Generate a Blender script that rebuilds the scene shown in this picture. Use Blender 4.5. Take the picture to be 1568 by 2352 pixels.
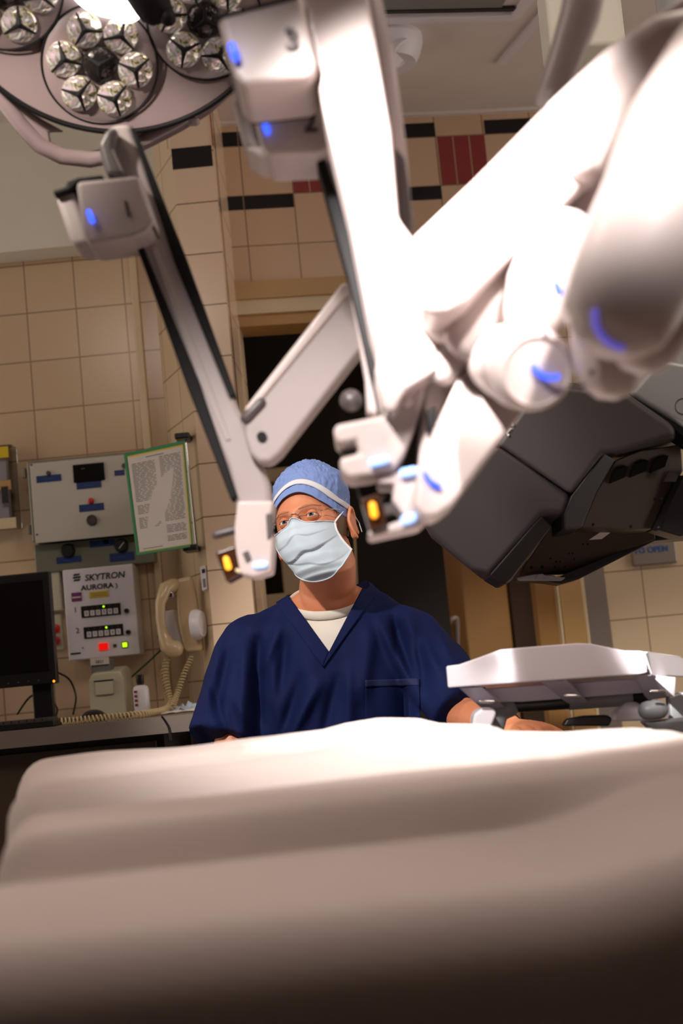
import bpy, bmesh, math, random
from mathutils import Vector, Matrix, noise
from mathutils.bvhtree import BVHTree
random.seed(4)
S = bpy.context.scene
COL = S.collection
for o in list(bpy.data.objects): bpy.data.objects.remove(o)

# ------------------------------------------------------------------ camera
FPX = 3267.0
PITCH, ROLL, CAMZ = math.radians(6.2), math.radians(5.5), 1.0
_F = Vector((0, math.cos(PITCH), math.sin(PITCH)))
_R0 = Vector((1, 0, 0)); _U0 = Vector((0, -math.sin(PITCH), math.cos(PITCH)))
_R = _R0*math.cos(ROLL) - _U0*math.sin(ROLL)
_U = _R0*math.sin(ROLL) + _U0*math.cos(ROLL)
CAM = Vector((0, 0, CAMZ))
cd = bpy.data.cameras.new('camera'); cam = bpy.data.objects.new('camera', cd); COL.objects.link(cam)
m = Matrix.Identity(4)
for i in range(3):
    m[i][0] = _R[i]; m[i][1] = _U[i]; m[i][2] = -_F[i]; m[i][3] = CAM[i]
cam.matrix_world = m
cd.sensor_fit = 'VERTICAL'; cd.sensor_height = 36; cd.sensor_width = 24
cd.lens = 36*FPX/2352; cd.clip_start = 0.02
cd.dof.use_dof = True; cd.dof.focus_distance = 3.1; cd.dof.aperture_fstop = 3.2
S.camera = cam
S.view_settings.view_transform = 'Standard'; S.view_settings.look = 'None'
S.view_settings.gamma = 1; S.view_settings.exposure = 0.0
S.view_settings.use_curve_mapping = False

# ------------------------------------------------------------------ light
w = bpy.data.worlds.new('world'); S.world = w; w.use_nodes = True
w.node_tree.nodes['Background'].inputs[0].default_value = (1.0, 0.86, 0.76, 1)
w.node_tree.nodes['Background'].inputs[1].default_value = 1.35

def lamp(kind, name, loc, aim, power, color=(1, .9, .82), size=.3, angle=40, blend=.3, sy=None):
    l = bpy.data.lights.new(name, kind); o = bpy.data.objects.new(name, l); COL.objects.link(o)
    o.location = loc; d = Vector(aim)-Vector(loc)
    o.rotation_euler = d.to_track_quat('-Z', 'Y').to_euler()
    l.energy = power; l.color = color
    if kind == 'SPOT':
        l.spot_size = math.radians(angle); l.spot_blend = blend; l.shadow_soft_size = size
    if kind == 'AREA':
        l.size = size
        if sy: l.shape = 'RECTANGLE'; l.size_y = sy
    return o
lamp('SPOT', 'surgical_lamp_arms', (-.50, .10, 2.35), (.150, 1.5, 1.530), 1150, (1, .93, .9), .04, 13.4, .35)
lamp('SPOT', 'shoulder_fill_spot', (.55, .10, 2.30), (.300, 1.30, 1.455), 520, (1, .93, .9), .05, 10, .7)  # added spot to blow out the shoulder arm, no lamp head behind it
lamp('SPOT', 'arm_ends_fill_spot', (-.50, .10, 2.35), (.0, 1.75, 1.17), 330, (1, .92, .88), .08, 24, .7)  # added weaker spot that brightens the arm ends
lamp('SPOT', 'table_fill_spot', (.25, 2.55, 2.6), (.16, 1.97, .88), 260, (1, .93, .9), .05, 23, .8)  # added spot from behind, makes the bright patches on the sheet
lamp('SPOT', 'surgical_lamp_surgeon', (-.95, 1.3, 2.35), (.02, 3.07, 1.20), 185, (1, .90, .80), .05, 36, .4)
lamp('AREA', 'ceiling_fill_area', (.8, 1.9, 2.68), (.8, 2.7, 0), 15, (1, .84, .72), .6, sy=1.2)  # added area light to brighten the walls, no fixture modelled
lamp('AREA', 'ceiling_fill_area', (-.8, 1.6, 2.68), (-.8, 2.4, 0), 9, (1, .84, .72), .6, sy=.6)  # second added area light, on the left side
lamp('AREA', 'corridor_lamp', (1.2, 5.3, 2.5), (.8, 5.3, 0), 6, (1, .75, .45), .3)

# ------------------------------------------------------------------ projection helpers
def ray(px, py): return _F*FPX + _R*(px-784) + _U*(1176-py)
def P(px, py, d):
    r = ray(px, py); return CAM + r*(d/r.y)
def W(px, py, a, b=0.0):          # meets the vertical plane y = a + b x
    r = ray(px, py); t = (a)/(r.y-b*r.x); return CAM + r*t
def Cz(px, py, z):
    r = ray(px, py); return CAM + r*((z-CAMZ)/r.z)
def M2P(d): return d/FPX          # metres per pixel at a distance

# ------------------------------------------------------------------ materials
def rgb(r, g, b):
    f = lambda c: (c/255/12.92) if c/255 <= .04045 else ((c/255+.055)/1.055)**2.4
    return (f(r), f(g), f(b), 1)
def mat(name, col, rough=.5, metal=0.0, bump=0.0, bscale=60, emit=None, estr=0, coat=0, noise_col=None, nscale=8, spec=.5):
    m = bpy.data.materials.new(name); m.use_nodes = True; nt = m.node_tree; b = nt.nodes['Principled BSDF']
    b.inputs['Base Color'].default_value = col; b.inputs['Roughness'].default_value = rough
    b.inputs['Metallic'].default_value = metal; b.inputs['Coat Weight'].default_value = coat
    b.inputs['Specular IOR Level'].default_value = spec
    tc = nt.nodes.new('ShaderNodeTexCoord')
    n = nt.nodes.new('ShaderNodeTexNoise'); n.inputs['Scale'].default_value = nscale; n.inputs['Detail'].default_value = 4
    nt.links.new(tc.outputs['Object'], n.inputs['Vector'])
    mx = nt.nodes.new('ShaderNodeMix'); mx.data_type = 'RGBA'
    mx.inputs[6].default_value = col
    nc = noise_col or tuple(c*.9 for c in col[:3])+(1,)
    mx.inputs[7].default_value = nc
    nt.links.new(n.outputs['Fac'], mx.inputs[0]); nt.links.new(mx.outputs[2], b.inputs['Base Color'])
    if bump:
        n2 = nt.nodes.new('ShaderNodeTexNoise'); n2.inputs['Scale'].default_value = bscale; n2.inputs['Detail'].default_value = 3
        nt.links.new(tc.outputs['Object'], n2.inputs['Vector'])
        bp = nt.nodes.new('ShaderNodeBump'); bp.inputs['Strength'].default_value = bump; bp.inputs['Distance'].default_value = .002
        nt.links.new(n2.outputs['Fac'], bp.inputs['Height']); nt.links.new(bp.outputs[0], b.inputs['Normal'])
    if emit:
        b.inputs['Emission Color'].default_value = emit; b.inputs['Emission Strength'].default_value = estr
    return m
def tile_mat(name, c1, c2, grout, origin, ux, size=.152, sz=.152, rough=.22, mortar=.0022):
    """square glazed tile grid laid along the wall direction ux and up"""
    m = bpy.data.materials.new(name); m.use_nodes = True; nt = m.node_tree; b = nt.nodes['Principled BSDF']
    g = nt.nodes.new('ShaderNodeNewGeometry')
    sub = nt.nodes.new('ShaderNodeVectorMath'); sub.operation = 'SUBTRACT'; sub.inputs[1].default_value = origin
    nt.links.new(g.outputs['Position'], sub.inputs[0])
    dx = nt.nodes.new('ShaderNodeVectorMath'); dx.operation = 'DOT_PRODUCT'; dx.inputs[1].default_value = ux
    nt.links.new(sub.outputs[0], dx.inputs[0])
    sp = nt.nodes.new('ShaderNodeSeparateXYZ'); nt.links.new(sub.outputs[0], sp.inputs[0])
    cb = nt.nodes.new('ShaderNodeCombineXYZ'); nt.links.new(dx.outputs['Value'], cb.inputs[0]); nt.links.new(sp.outputs[2], cb.inputs[1])
    br = nt.nodes.new('ShaderNodeTexBrick'); br.offset = 0; br.squash = 1
    br.inputs['Scale'].default_value = 1; br.inputs['Brick Width'].default_value = size; br.inputs['Row Height'].default_value = sz
    br.inputs['Mortar Size'].default_value = mortar; br.inputs['Mortar Smooth'].default_value = .15; br.inputs['Bias'].default_value = 0
    br.inputs['Color1'].default_value = c1; br.inputs['Color2'].default_value = c2; br.inputs['Mortar'].default_value = grout
    nt.links.new(cb.outputs[0], br.inputs['Vector']); nt.links.new(br.outputs['Color'], b.inputs['Base Color'])
    bp = nt.nodes.new('ShaderNodeBump'); bp.inputs['Strength'].default_value = .5; bp.inputs['Distance'].default_value = .002; bp.invert = True
    nt.links.new(br.outputs['Fac'], bp.inputs['Height']); nt.links.new(bp.outputs[0], b.inputs['Normal'])
    b.inputs['Roughness'].default_value = rough
    return m
M = {}
M['ceil'] = mat('ceiling_paint', rgb(236, 226, 220), .7)
M['soffit'] = mat('soffit_paint', rgb(238, 236, 222), .7)
M['floor'] = mat('floor_vinyl', rgb(92, 78, 70), .4, noise_col=rgb(76, 66, 60), nscale=30)
M['tan'] = mat('tan_paint', rgb(192, 148, 92), .45)
M['frame'] = mat('frame_paint', rgb(196, 158, 104), .4)
M['tan2'] = mat('beige_paint', rgb(222, 204, 168), .4)
M['brown'] = mat('brown_laminate', rgb(74, 58, 44), .5)
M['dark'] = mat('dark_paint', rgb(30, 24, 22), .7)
M['black'] = mat('black_plastic', rgb(22, 21, 22), .35)
M['blackt'] = mat('black_tile', rgb(18, 17, 24), .12)
M['redt'] = mat('red_tile', rgb(150, 56, 56), .25)
M['tilep'] = mat('plain_tile', rgb(218, 197, 166), .22)
M['steel'] = mat('brushed_steel', rgb(158, 146, 138), .42, .55, bump=.15, bscale=40)
M['chrome'] = mat('chrome', rgb(200, 198, 196), .15, 1)
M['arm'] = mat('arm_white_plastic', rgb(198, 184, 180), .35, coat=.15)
M['armg'] = mat('arm_grey_shaded_plastic', rgb(158, 146, 144), .4)  # grey parts, and the arm plastic toned down where it is in shade
M['armd'] = mat('arm_dark_grey', rgb(78, 70, 70), .4)
M['armk'] = mat('arm_black', rgb(12, 10, 11), .6, spec=.2)
M['leds'] = mat('violet_indicator', rgb(120, 110, 215), .3, emit=rgb(110, 100, 220), estr=.5)
M['led'] = mat('blue_indicator', rgb(40, 70, 255), .3, emit=rgb(60, 95, 255), estr=1.6)
M['ledc'] = mat('cyan_indicator', rgb(140, 200, 255), .3, emit=rgb(165, 190, 255), estr=1.5)
M['amber'] = mat('amber_indicator', rgb(250, 170, 40), .3, emit=rgb(255, 165, 40), estr=1.5)
M['amberhouse'] = mat('amber_sensor_housing', rgb(58, 30, 12), .2)
M['sheet'] = mat('white_sheet', rgb(228, 214, 208), .85, bump=.15, bscale=300, nscale=4)
M['mon'] = mat('charcoal_plastic', rgb(66, 62, 64), .5, bump=.25, bscale=900)
M['mon2'] = mat('charcoal_plastic_smooth', rgb(38, 36, 37), .4)
M['plate'] = mat('dark_steel_plate', rgb(78, 66, 56), .4, .3)
M['silver'] = mat('silver_paint', rgb(165, 168, 170), .4, .3)
M['white'] = mat('white_plastic', rgb(236, 232, 240), .35)
M['lav'] = mat('grey_lilac_plastic', rgb(200, 194, 210), .35)
M['grey'] = mat('grey_plastic', rgb(130, 132, 134), .4)
M['panel'] = mat('panel_face', rgb(205, 200, 190), .3)
M['panelg'] = mat('panel_grey_green', rgb(132, 132, 118), .35, .3)
M['label'] = mat('blue_label', rgb(24, 52, 112), .4)
M['labeltxt'] = mat('label_text', rgb(120, 140, 190), .5)
M['red'] = mat('red_button', rgb(200, 30, 24), .3)
M['redlit'] = mat('lit_red_switch', rgb(220, 20, 16), .3, emit=rgb(255, 20, 10), estr=.6)
M['orange'] = mat('orange_led', rgb(255, 160, 30), .3, emit=rgb(255, 130, 10), estr=3)
M['greenlit'] = mat('lit_green_lamp', rgb(190, 250, 30), .3, emit=rgb(180, 255, 20), estr=1.5)
M['green'] = mat('green_plastic', rgb(8, 130, 70), .35)
M['greencord'] = mat('green_cord', rgb(10, 70, 48), .5)
M['yellow'] = mat('yellow_label', rgb(225, 195, 30), .4)
M['purple'] = mat('purple_label', rgb(125, 50, 120), .4)
M['paper'] = mat('paper', rgb(222, 216, 208), .7)
M['ink'] = mat('ink', rgb(30, 28, 30), .6)
M['inkg'] = mat('grey_ink', rgb(135, 130, 128), .7)
M['inkb'] = mat('blue_ink', rgb(40, 90, 165), .6)
M['phone'] = mat('beige_phone_plastic', rgb(214, 190, 150), .25, coat=.3)
M['cord'] = mat('beige_cord', rgb(205, 185, 140), .5)
M['printer'] = mat('printer_beige', rgb(200, 196, 170), .4)
M['screen'] = mat('dark_screen', rgb(20, 18, 18), .15)
M['navy'] = mat('navy_scrub_cloth', rgb(13, 28, 78), .8, bump=.3, bscale=500, noise_col=rgb(10, 23, 66), spec=.2)
M['navyd'] = mat('navy_seam', rgb(16, 30, 78), .8)
M['tee'] = mat('white_cotton', rgb(232, 226, 218), .85, bump=.2, bscale=400)
M['cap'] = mat('blue_cap_paper', rgb(128, 154, 214), .8, bump=.8, bscale=55, noise_col=rgb(118, 144, 206))
M['strap'] = mat('white_strap', rgb(226, 228, 236), .8)
M['mask'] = mat('pale_blue_mask', rgb(200, 217, 232), .8, bump=.15, bscale=300, noise_col=rgb(192, 211, 228))
M['hair'] = mat('greying_hair', rgb(120, 100, 80), .7, bump=.5, bscale=400)
M['brow'] = mat('blond_brow', rgb(190, 128, 92), .8, bump=.6, bscale=500)
M['eyew'] = mat('eye_white', rgb(225, 215, 210), .15, coat=1)
M['iris'] = mat('iris_blue_grey', rgb(70, 95, 115), .1, coat=1)
M['pupil'] = mat('pupil', rgb(6, 6, 8), .05, coat=1)
M['sand'] = mat('tan_towel', rgb(180, 160, 60), .8)
# skin
def skin_mat():
    m = mat('skin', rgb(226, 154, 114), .45, bump=.2, bscale=350, noise_col=rgb(205, 128, 98), nscale=22)
    b = m.node_tree.nodes['Principled BSDF']; b.inputs['Subsurface Weight'].default_value = .12
    b.inputs['Subsurface Radius'].default_value = (.01, .004, .002); b.inputs['Subsurface Scale'].default_value = 1
    return m
M['skin'] = skin_mat()
def glass_mat(name, tint=(1, 1, 1, 1), refl=.12):
    m = bpy.data.materials.new(name); m.use_nodes = True; nt = m.node_tree; nt.nodes.clear()
    out = nt.nodes.new('ShaderNodeOutputMaterial'); t = nt.nodes.new('ShaderNodeBsdfTransparent'); t.inputs[0].default_value = tint
    g = nt.nodes.new('ShaderNodeBsdfGlossy'); g.inputs['Roughness'].default_value = .03
    lw = nt.nodes.new('ShaderNodeFresnel'); lw.inputs[0].default_value = 1.5
    mx = nt.nodes.new('ShaderNodeMixShader'); nt.links.new(lw.outputs[0], mx.inputs[0])
    nt.links.new(t.outputs[0], mx.inputs[1]); nt.links.new(g.outputs[0], mx.inputs[2]); nt.links.new(mx.outputs[0], out.inputs[0])
    return m
M['glass'] = glass_mat('clear_lens')
M['acrylic'] = glass_mat('clear_acrylic', (.85, .85, .85, 1))
def lens_mat():
    m = bpy.data.materials.new('faceted_lamp_lens'); m.use_nodes = True; nt = m.node_tree; b = nt.nodes['Principled BSDF']
    tc = nt.nodes.new('ShaderNodeTexCoord'); v = nt.nodes.new('ShaderNodeTexNoise'); v.inputs['Scale'].default_value = 32; v.inputs['Distortion'].default_value = 2.5; v.inputs['Detail'].default_value = 1; v2 = nt.nodes.new('ShaderNodeTexVoronoi'); v2.inputs['Scale'].default_value = 60; nt.links.new(tc.outputs['Object'], v2.inputs['Vector'])
    nt.links.new(tc.outputs['Object'], v.inputs['Vector'])
    r = nt.nodes.new('ShaderNodeValToRGB'); e = r.color_ramp.elements
    e[0].position = .30; e[0].color = rgb(60, 52, 48); e[1].position = .72; e[1].color = rgb(255, 250, 245)  # ramp tints paint the glints and refraction of the clear glass
    for p_, c_ in ((.40, rgb(186, 180, 130)), (.48, rgb(215, 190, 205)), (.55, rgb(130, 138, 100)), (.62, rgb(225, 212, 210))):
        x = e.new(p_); x.color = c_
    nt.links.new(v.outputs[0], r.inputs[0])
    nt.links.new(r.outputs[0], b.inputs['Base Color'])
    nt.links.new(r.outputs[0], b.inputs['Emission Color']); b.inputs['Emission Strength'].default_value = .12
    bp = nt.nodes.new('ShaderNodeBump'); bp.inputs['Strength'].default_value = .7; bp.inputs['Distance'].default_value = .004
    nt.links.new(v2.outputs['Distance'], bp.inputs['Height']); nt.links.new(bp.outputs[0], b.inputs['Normal'])
    b.inputs['Roughness'].default_value = .08; b.inputs['Metallic'].default_value = .6
    return m
M['lens'] = lens_mat()
M['lensd'] = mat('unlit_lamp_lens', rgb(60, 54, 52), .08, .7, bump=1, bscale=120)
M['lamp'] = mat('lamp_head_white', rgb(124, 108, 108), .35, coat=.3)
M['glow'] = mat('lit_lamp_centre', (1, 1, 1, 1), .5, emit=(1, .95, .9, 1), estr=4)

# ------------------------------------------------------------------ object helpers
def wloc(o):
    v = Vector(o.location) if o else Vector()
    return Vector(o['_w']) if (o is not None and '_w' in o) else v
ORIG = {}
def link(name, me, parent=None, origin=None):
    """mesh holds world coordinates; origin moves the pivot"""
    o = bpy.data.objects.new(name, me); COL.objects.link(o)
    if origin is None:
        vs = [v.co for v in me.vertices]
        if vs: origin = Vector([sum(v[i] for v in vs)/len(vs) for i in range(3)])
        else: origin = Vector()
    origin = Vector(origin)
    me.transform(Matrix.Translation(-origin))
    ORIG[o] = origin
    if parent is None: o.location = origin
    else:
        o.parent = parent; o.location = origin-ORIG[parent]
    return o
def thing(name, label, cat, loc, group=None):
    o = bpy.data.objects.new(name, None); COL.objects.link(o); o.location = loc; ORIG[o] = Vector(loc)
    o.empty_display_size = .05; o['label'] = label; o['category'] = cat
    if group: o['group'] = group
    return o
def tag(o, label, cat, group=None, kind=None):
    o['label'] = label; o['category'] = cat
    if group: o['group'] = group
    if kind: o['kind'] = kind
    return o
def struct(o): o['kind'] = 'structure'; return o

def frame_from(d):
    d = d.normalized(); a = Vector((0, 0, 1)) if abs(d.z) < .9 else Vector((0, 1, 0))
    x = a.cross(d).normalized(); y = d.cross(x).normalized(); return x, y
class MB:
    def __init__(s): s.v = []; s.f = []; s.mi = []; s.mats = []
    def _m(s, m):
        if m not in s.mats: s.mats.append(m)
        return s.mats.index(m)
    def add(s, vs, fs, m=None):
        b = len(s.v); s.v += [Vector(v) for v in vs]; k = s._m(m) if m else 0
        for f in fs: s.f.append([b+i for i in f]); s.mi.append(k)
        return s
    def box(s, lo, hi, m=None):
        x0, y0, z0 = lo; x1, y1, z1 = hi
        return s.hexa([(x0,y0,z0),(x1,y0,z0),(x1,y0,z1),(x0,y0,z1)], [(x0,y1,z0),(x1,y1,z0),(x1,y1,z1),(x0,y1,z1)], m)
    def hexa(s, front, back, m=None):
        n = len(front)
        fs = [list(range(n)), list(range(2*n-1, n-1, -1))]
        for i in range(n):
            j = (i+1) % n; fs.append([i, i+n, j+n, j])
        return s.add(list(front)+list(back), fs, m)
    def tube(s, pts, r, m=None, seg=16, cap=True, flat=None, rnd=True, closed=False, up=None):
        """pts world points; r radius or list or list of (rx, ry)"""
        pts = [Vector(p) for p in pts]; n = len(pts)
        rs = r if isinstance(r, (list, tuple)) else [r]*n
        rs = [(q, q) if not isinstance(q, (list, tuple)) else q for q in rs]
        if cap and rnd and not closed:
            def ends(p, q, rr):
                d = (p-q).normalized(); k = min(rr); out = []
                for a in (30, 60, 84):
                    out.append((p+d*k*math.sin(math.radians(a)), (rr[0]*math.cos(math.radians(a)), rr[1]*math.cos(math.radians(a)))))
                return out
            a = ends(pts[0], pts[1], rs[0]); b_ = ends(pts[-1], pts[-2], rs[-1])
            pts = [q[0] for q in reversed(a)]+pts+[q[0] for q in b_]
            rs = [q[1] for q in reversed(a)]+list(rs)+[q[1] for q in b_]
            n = len(pts)
        vs = []; x = None
        for i in range(n):
            if closed: d = pts[(i+1) % n]-pts[i-1]
            else: d = pts[min(i+1, n-1)]-pts[max(i-1, 0)]
            d.normalize()
            if up is not None:
                y = Vector(up)-d*d.dot(Vector(up)); y.normalize(); x = y.cross(d).normalized()
            elif x is None: x, y = frame_from(d)
            else:
                x = (x-d*x.dot(d)).normalized(); y = d.cross(x)
            for k in range(seg):
                a = 2*math.pi*k/seg
                vs.append(pts[i]+x*rs[i][0]*math.cos(a)+y*rs[i][1]*math.sin(a))
        fs = []
        for i in range(n if closed else n-1):
            for k in range(seg):
                j = (i+1) % n
                fs.append([i*seg+k, i*seg+(k+1) % seg, j*seg+(k+1) % seg, j*seg+k])
        if cap and not closed:
            fs.append(list(range(seg-1, -1, -1))); fs.append([(n-1)*seg+k for k in range(seg)])
        return s.add(vs, fs, m)
    def lathe(s, c, axis, prof, m=None, seg=32, cap=True):
        """prof: (radius, height along axis)"""
        c = Vector(c); d = Vector(axis).normalized(); x, y = frame_from(d); vs = []; fs = []
        for r, h in prof:
            for k in range(seg):
                a = 2*math.pi*k/seg; vs.append(c+d*h+x*r*math.cos(a)+y*r*math.sin(a))
        for i in range(len(prof)-1):
            for k in range(seg):
                fs.append([i*seg+k, i*seg+(k+1) % seg, (i+1)*seg+(k+1) % seg, (i+1)*seg+k])
        if cap:
            fs.append(list(range(seg-1, -1, -1))); n = len(prof); fs.append([(n-1)*seg+k for k in range(seg)])
        return s.add(vs, fs, m)
    def ball(s, c, r, m=None, seg=20, rings=12, mat3=None):
        c = Vector(c); rx, ry, rz = r if isinstance(r, (list, tuple)) else (r, r, r)
        vs = [Vector((0, 0, rz))]
        for i in range(1, rings):
            t = math.pi*i/rings
            for k in range(seg):
                a = 2*math.pi*k/seg; vs.append(Vector((rx*math.sin(t)*math.cos(a), ry*math.sin(t)*math.sin(a), rz*math.cos(t))))
        vs.append(Vector((0, 0, -rz)))
        if mat3: vs = [mat3 @ v for v in vs]
        vs = [v+c for v in vs]; fs = []
        for k in range(seg): fs.append([0, 1+k, 1+(k+1) % seg])
        for i in range(rings-2):
            for k in range(seg):
                a = 1+i*seg; fs.append([a+k, a+seg+k, a+seg+(k+1) % seg, a+(k+1) % seg])
        e = len(vs)-1; a = 1+(rings-2)*seg
        for k in range(seg): fs.append([e, a+(k+1) % seg, a+k])
        return s.add(vs, fs, m)
    def build(s, name, m=None, parent=None, smooth=False, bevel=0, bseg=3, origin=None, fix=True, sub=0):
        me = bpy.data.meshes.new(name); me.from_pydata([tuple(v) for v in s.v], [], s.f); me.update()
        if s.mats:
            for q in s.mats: me.materials.append(M[q])
            for p, k in zip(me.polygons, s.mi): p.material_index = k
        elif m: me.materials.append(M[m])
        if fix:
            b = bmesh.new(); b.from_mesh(me); bmesh.ops.recalc_face_normals(b, faces=b.faces); b.to_mesh(me); b.free()
        o = link(name, me, parent, origin)
        if smooth or bevel:
            for p in me.polygons: p.use_smooth = True
        if bevel:
            q = o.modifiers.new('bevel', 'BEVEL'); q.width = bevel; q.segments = bseg; q.limit_method = 'ANGLE'; q.angle_limit = math.radians(28)
            q.harden_normals = True
        elif smooth: 
            try: me.set_sharp_from_angle(angle=math.radians(50))
            except Exception: pass
        if sub:
            q = o.modifiers.new('sub', 'SUBSURF'); q.levels = sub; q.render_levels = sub
        return o
def plate(name, pts, d, th, m, parent, bevel=.006, dirv=None):
    """outline at distance d (a number, or one per point as third entry), real thickness th going away from the viewer"""
    fr = [P(p[0], p[1], p[2] if len(p) > 2 else d) for p in pts]
    dv = Vector(dirv) if dirv else Vector((0, 1, 0))
    return MB().hexa(fr, [q+dv.normalized()*th for q in fr]).build(name, m, parent, bevel=bevel)
def rod(name, pts, m, parent, seg=24, **k):
    """pts: (px, py, d, radius in px at that distance)"""
    ps = [P(a, b, c) for a, b, c, r in pts]; rs = [r*M2P(c) for a, b, c, r in pts]
    return MB().tube(ps, rs, seg=seg, **k).build(name, m, parent, smooth=True)
def text(name, s, c, size, ux, uz, m, parent=None, depth=.0006, bold=0, align='CENTER', sx=1, sh=0):
    cu = bpy.data.curves.new(name, 'FONT'); cu.body = s; cu.size = size; cu.align_x = align; cu.align_y = 'CENTER'
    cu.extrude = depth; cu.offset = bold; cu.shear = sh; cu.resolution_u = 3
    t = bpy.data.objects.new('tmp', cu); COL.objects.link(t)
    dg = bpy.context.evaluated_depsgraph_get(); dg.update()
    me = bpy.data.meshes.new_from_object(t.evaluated_get(dg)); bpy.data.objects.remove(t)
    ux = Vector(ux).normalized(); uz = Vector(uz).normalized(); n = ux.cross(uz)
    mm = Matrix.Identity(4)
    for i in range(3): mm[i][0] = ux[i]*sx; mm[i][1] = uz[i]; mm[i][2] = n[i]; mm[i][3] = c[i]
    me.transform(mm); me.materials.clear(); me.materials.append(M[m])
    me.name = name
    return link(name, me, parent)
X, Y, Z = Vector((1,0,0)), Vector((0,1,0)), Vector((0,0,1))

# ================================================================== ROOM
CEIL = 2.74
LW = 4.28                          # tiled wall on the left
BA, BB = 4.37, .13                 # tiled wall with the doorway: y = BA + BB x
def L(px, py, off=0): return W(px, py, LW-off)
def B(px, py, off=0): return W(px, py, BA-off, BB)
struct(MB().box((-3, -1.2, -.1), (3.2, 7, 0)).build('floor', 'floor'))
struct(MB().box((-3, -1.3, 0), (3.2, -1.2, CEIL)).build('wall_rear_blocker', 'brown'))  # unseen, added dark behind the camera to keep the drape front dim
struct(MB().box((-3.1, -1.2, 0), (-3, 2.1, CEIL)).build('wall_left_blocker', 'brown'))  # unseen, ends early so world light reaches the ceiling but not the drape
struct(MB().box((3.2, -1.2, 0), (3.3, 2.1, CEIL)).build('wall_right_blocker', 'brown'))  # unseen, cut short likewise to shape the world light
struct(MB().box((-3, -1.2, CEIL), (3.2, 7, CEIL+.1)).build('ceiling', 'ceil'))
lo = L(62, 720)
M['tileL'] = tile_mat('cream_wall_tile', rgb(216, 190, 158), rgb(210, 184, 152), rgb(158, 130, 100), tuple(lo), (1, 0, 0))
xB = L(376, 900).x
struct(MB().box((-3, LW, 0), (xB+.03, LW+.1, CEIL)).build('wall_left', 'tileL'))
# canted face + pillar
pC = W(466, 1100, 3.97); pD = W(548, 1000, 3.99)
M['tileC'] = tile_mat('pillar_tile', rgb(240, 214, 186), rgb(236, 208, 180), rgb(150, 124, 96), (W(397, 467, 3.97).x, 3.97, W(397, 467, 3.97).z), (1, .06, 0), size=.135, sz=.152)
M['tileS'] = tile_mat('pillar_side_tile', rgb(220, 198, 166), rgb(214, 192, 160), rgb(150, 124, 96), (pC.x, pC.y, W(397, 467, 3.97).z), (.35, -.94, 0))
a_, b_, c_, d_ = Vector((xB, LW, 0)), Vector((pC.x-.01, 3.985, 0)), Vector((pD.x, 3.985, 0)), Vector((pD.x+.01, 4.45, 0))
mb = MB(); up = Vector((0, 0, CEIL))
bk = Vector((0, .5, 0))
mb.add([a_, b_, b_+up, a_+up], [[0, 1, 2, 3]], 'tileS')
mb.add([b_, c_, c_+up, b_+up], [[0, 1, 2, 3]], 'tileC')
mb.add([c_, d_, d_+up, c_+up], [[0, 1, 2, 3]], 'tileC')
mb.add([a_, a_+Vector((0,.17,0)), d_, d_+up, a_+Vector((0,.17,0))+up, a_+up], [[0, 1, 4, 5], [1, 2, 3, 4]], 'tileC')
# coloured tiles of the pillar face
def cface(px0, py0, px1, py1, m_, t=.003):
    q0 = W(px0, py0, 3.985); q1 = W(px1, py1, 3.985)
    mb.box((q0.x, 3.985-t, q1.z), (q1.x, 3.985, q0.z), m_)
cface(393, 343, 489, 381, 'blackt'); cface(378, 262, 386, 343, 'redt'); cface(482, 240, 488, 335, 'redt')
struct(mb.build('wall_pillar', fix=False))
# back wall with the doorway
ux = Vector((1, BB, 0)).normalized()
bo = B(674, 447); bo.z = B(960, 429).z
M['tileB'] = tile_mat('doorway_wall_tile', rgb(216, 186, 156), rgb(210, 180, 150), rgb(150, 124, 96), tuple(bo), tuple(ux), size=.158, sz=(B(960, 316)-B(960, 429)).z)
def bw(x0, z0, x1, z1, m_, t0=0, t1=.12):
    y0, y1 = BA+BB*x0, BA+BB*x1
    mb.hexa([(x0, y0-t0, z0), (x1, y1-t0, z0), (x1, y1-t0, z1), (x0, y0-t0, z1)], [(x0, y0+t1, z0), (x1, y1+t1, z0), (x1, y1+t1, z1), (x0, y0+t1, z1)], m_)
dl = B(590, 1300).x; dr = B(1338, 1400).x; dtop = B(640, 648).z
mb = MB()
bw(-.45, dtop, 3.2, CEIL, 'tileB'); bw(-.45, 0, dl-.03, dtop, 'tileB')
# lower right part has the ordinary 6-inch rows
M['tileR'] = tile_mat('right_wall_tile', rgb(222, 200, 168), rgb(216, 194, 162), rgb(160, 136, 108), tuple(B(1485, 1418)), tuple(ux))
bw(dr, 0, 3.2, dtop, 'tileR')
# pattern rows (A: thin black, beige, thin black / B: beige, three red, beige)
zT, zA, zB_, zC = B(960, 283).z, B(960, 316).z, B(960, 429).z, B(960, 461).z
sx = B(674, 447).x; tw = .158
for i in range(-1, 14):
    x0 = sx+i*tw+.002; x1 = x0+tw-.004
    if i == -1: x0 = max(x0, -.45)
    if (i % 3) == 0:
        for k in range(3):
            bw(x0+k*tw/3+.0005, zB_+.002, x0+(k+1)*tw/3-.004, zA-.002, 'redt', .002, 0)
    else:
        bw(x0, zA+.001, x1, zT-.001, 'blackt', .002, 0); bw(x0, zC+.001, x1, zB_-.001, 'blackt', .002, 0)
bw(sx-2*tw+.06, zA+.001, sx-tw-.002, zT-.001, 'blackt', .002, 0); bw(sx-2*tw+.06, zC+.001, sx-tw-.002, zB_-.001, 'blackt', .002, 0)
struct(mb.build('wall_back', fix=False))
mb = MB(); bw(-.45, CEIL-.012, 3.2, CEIL-.001, 'ceil', .02, 0)
struct(mb.build('trim_ceiling', fix=False))
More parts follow.
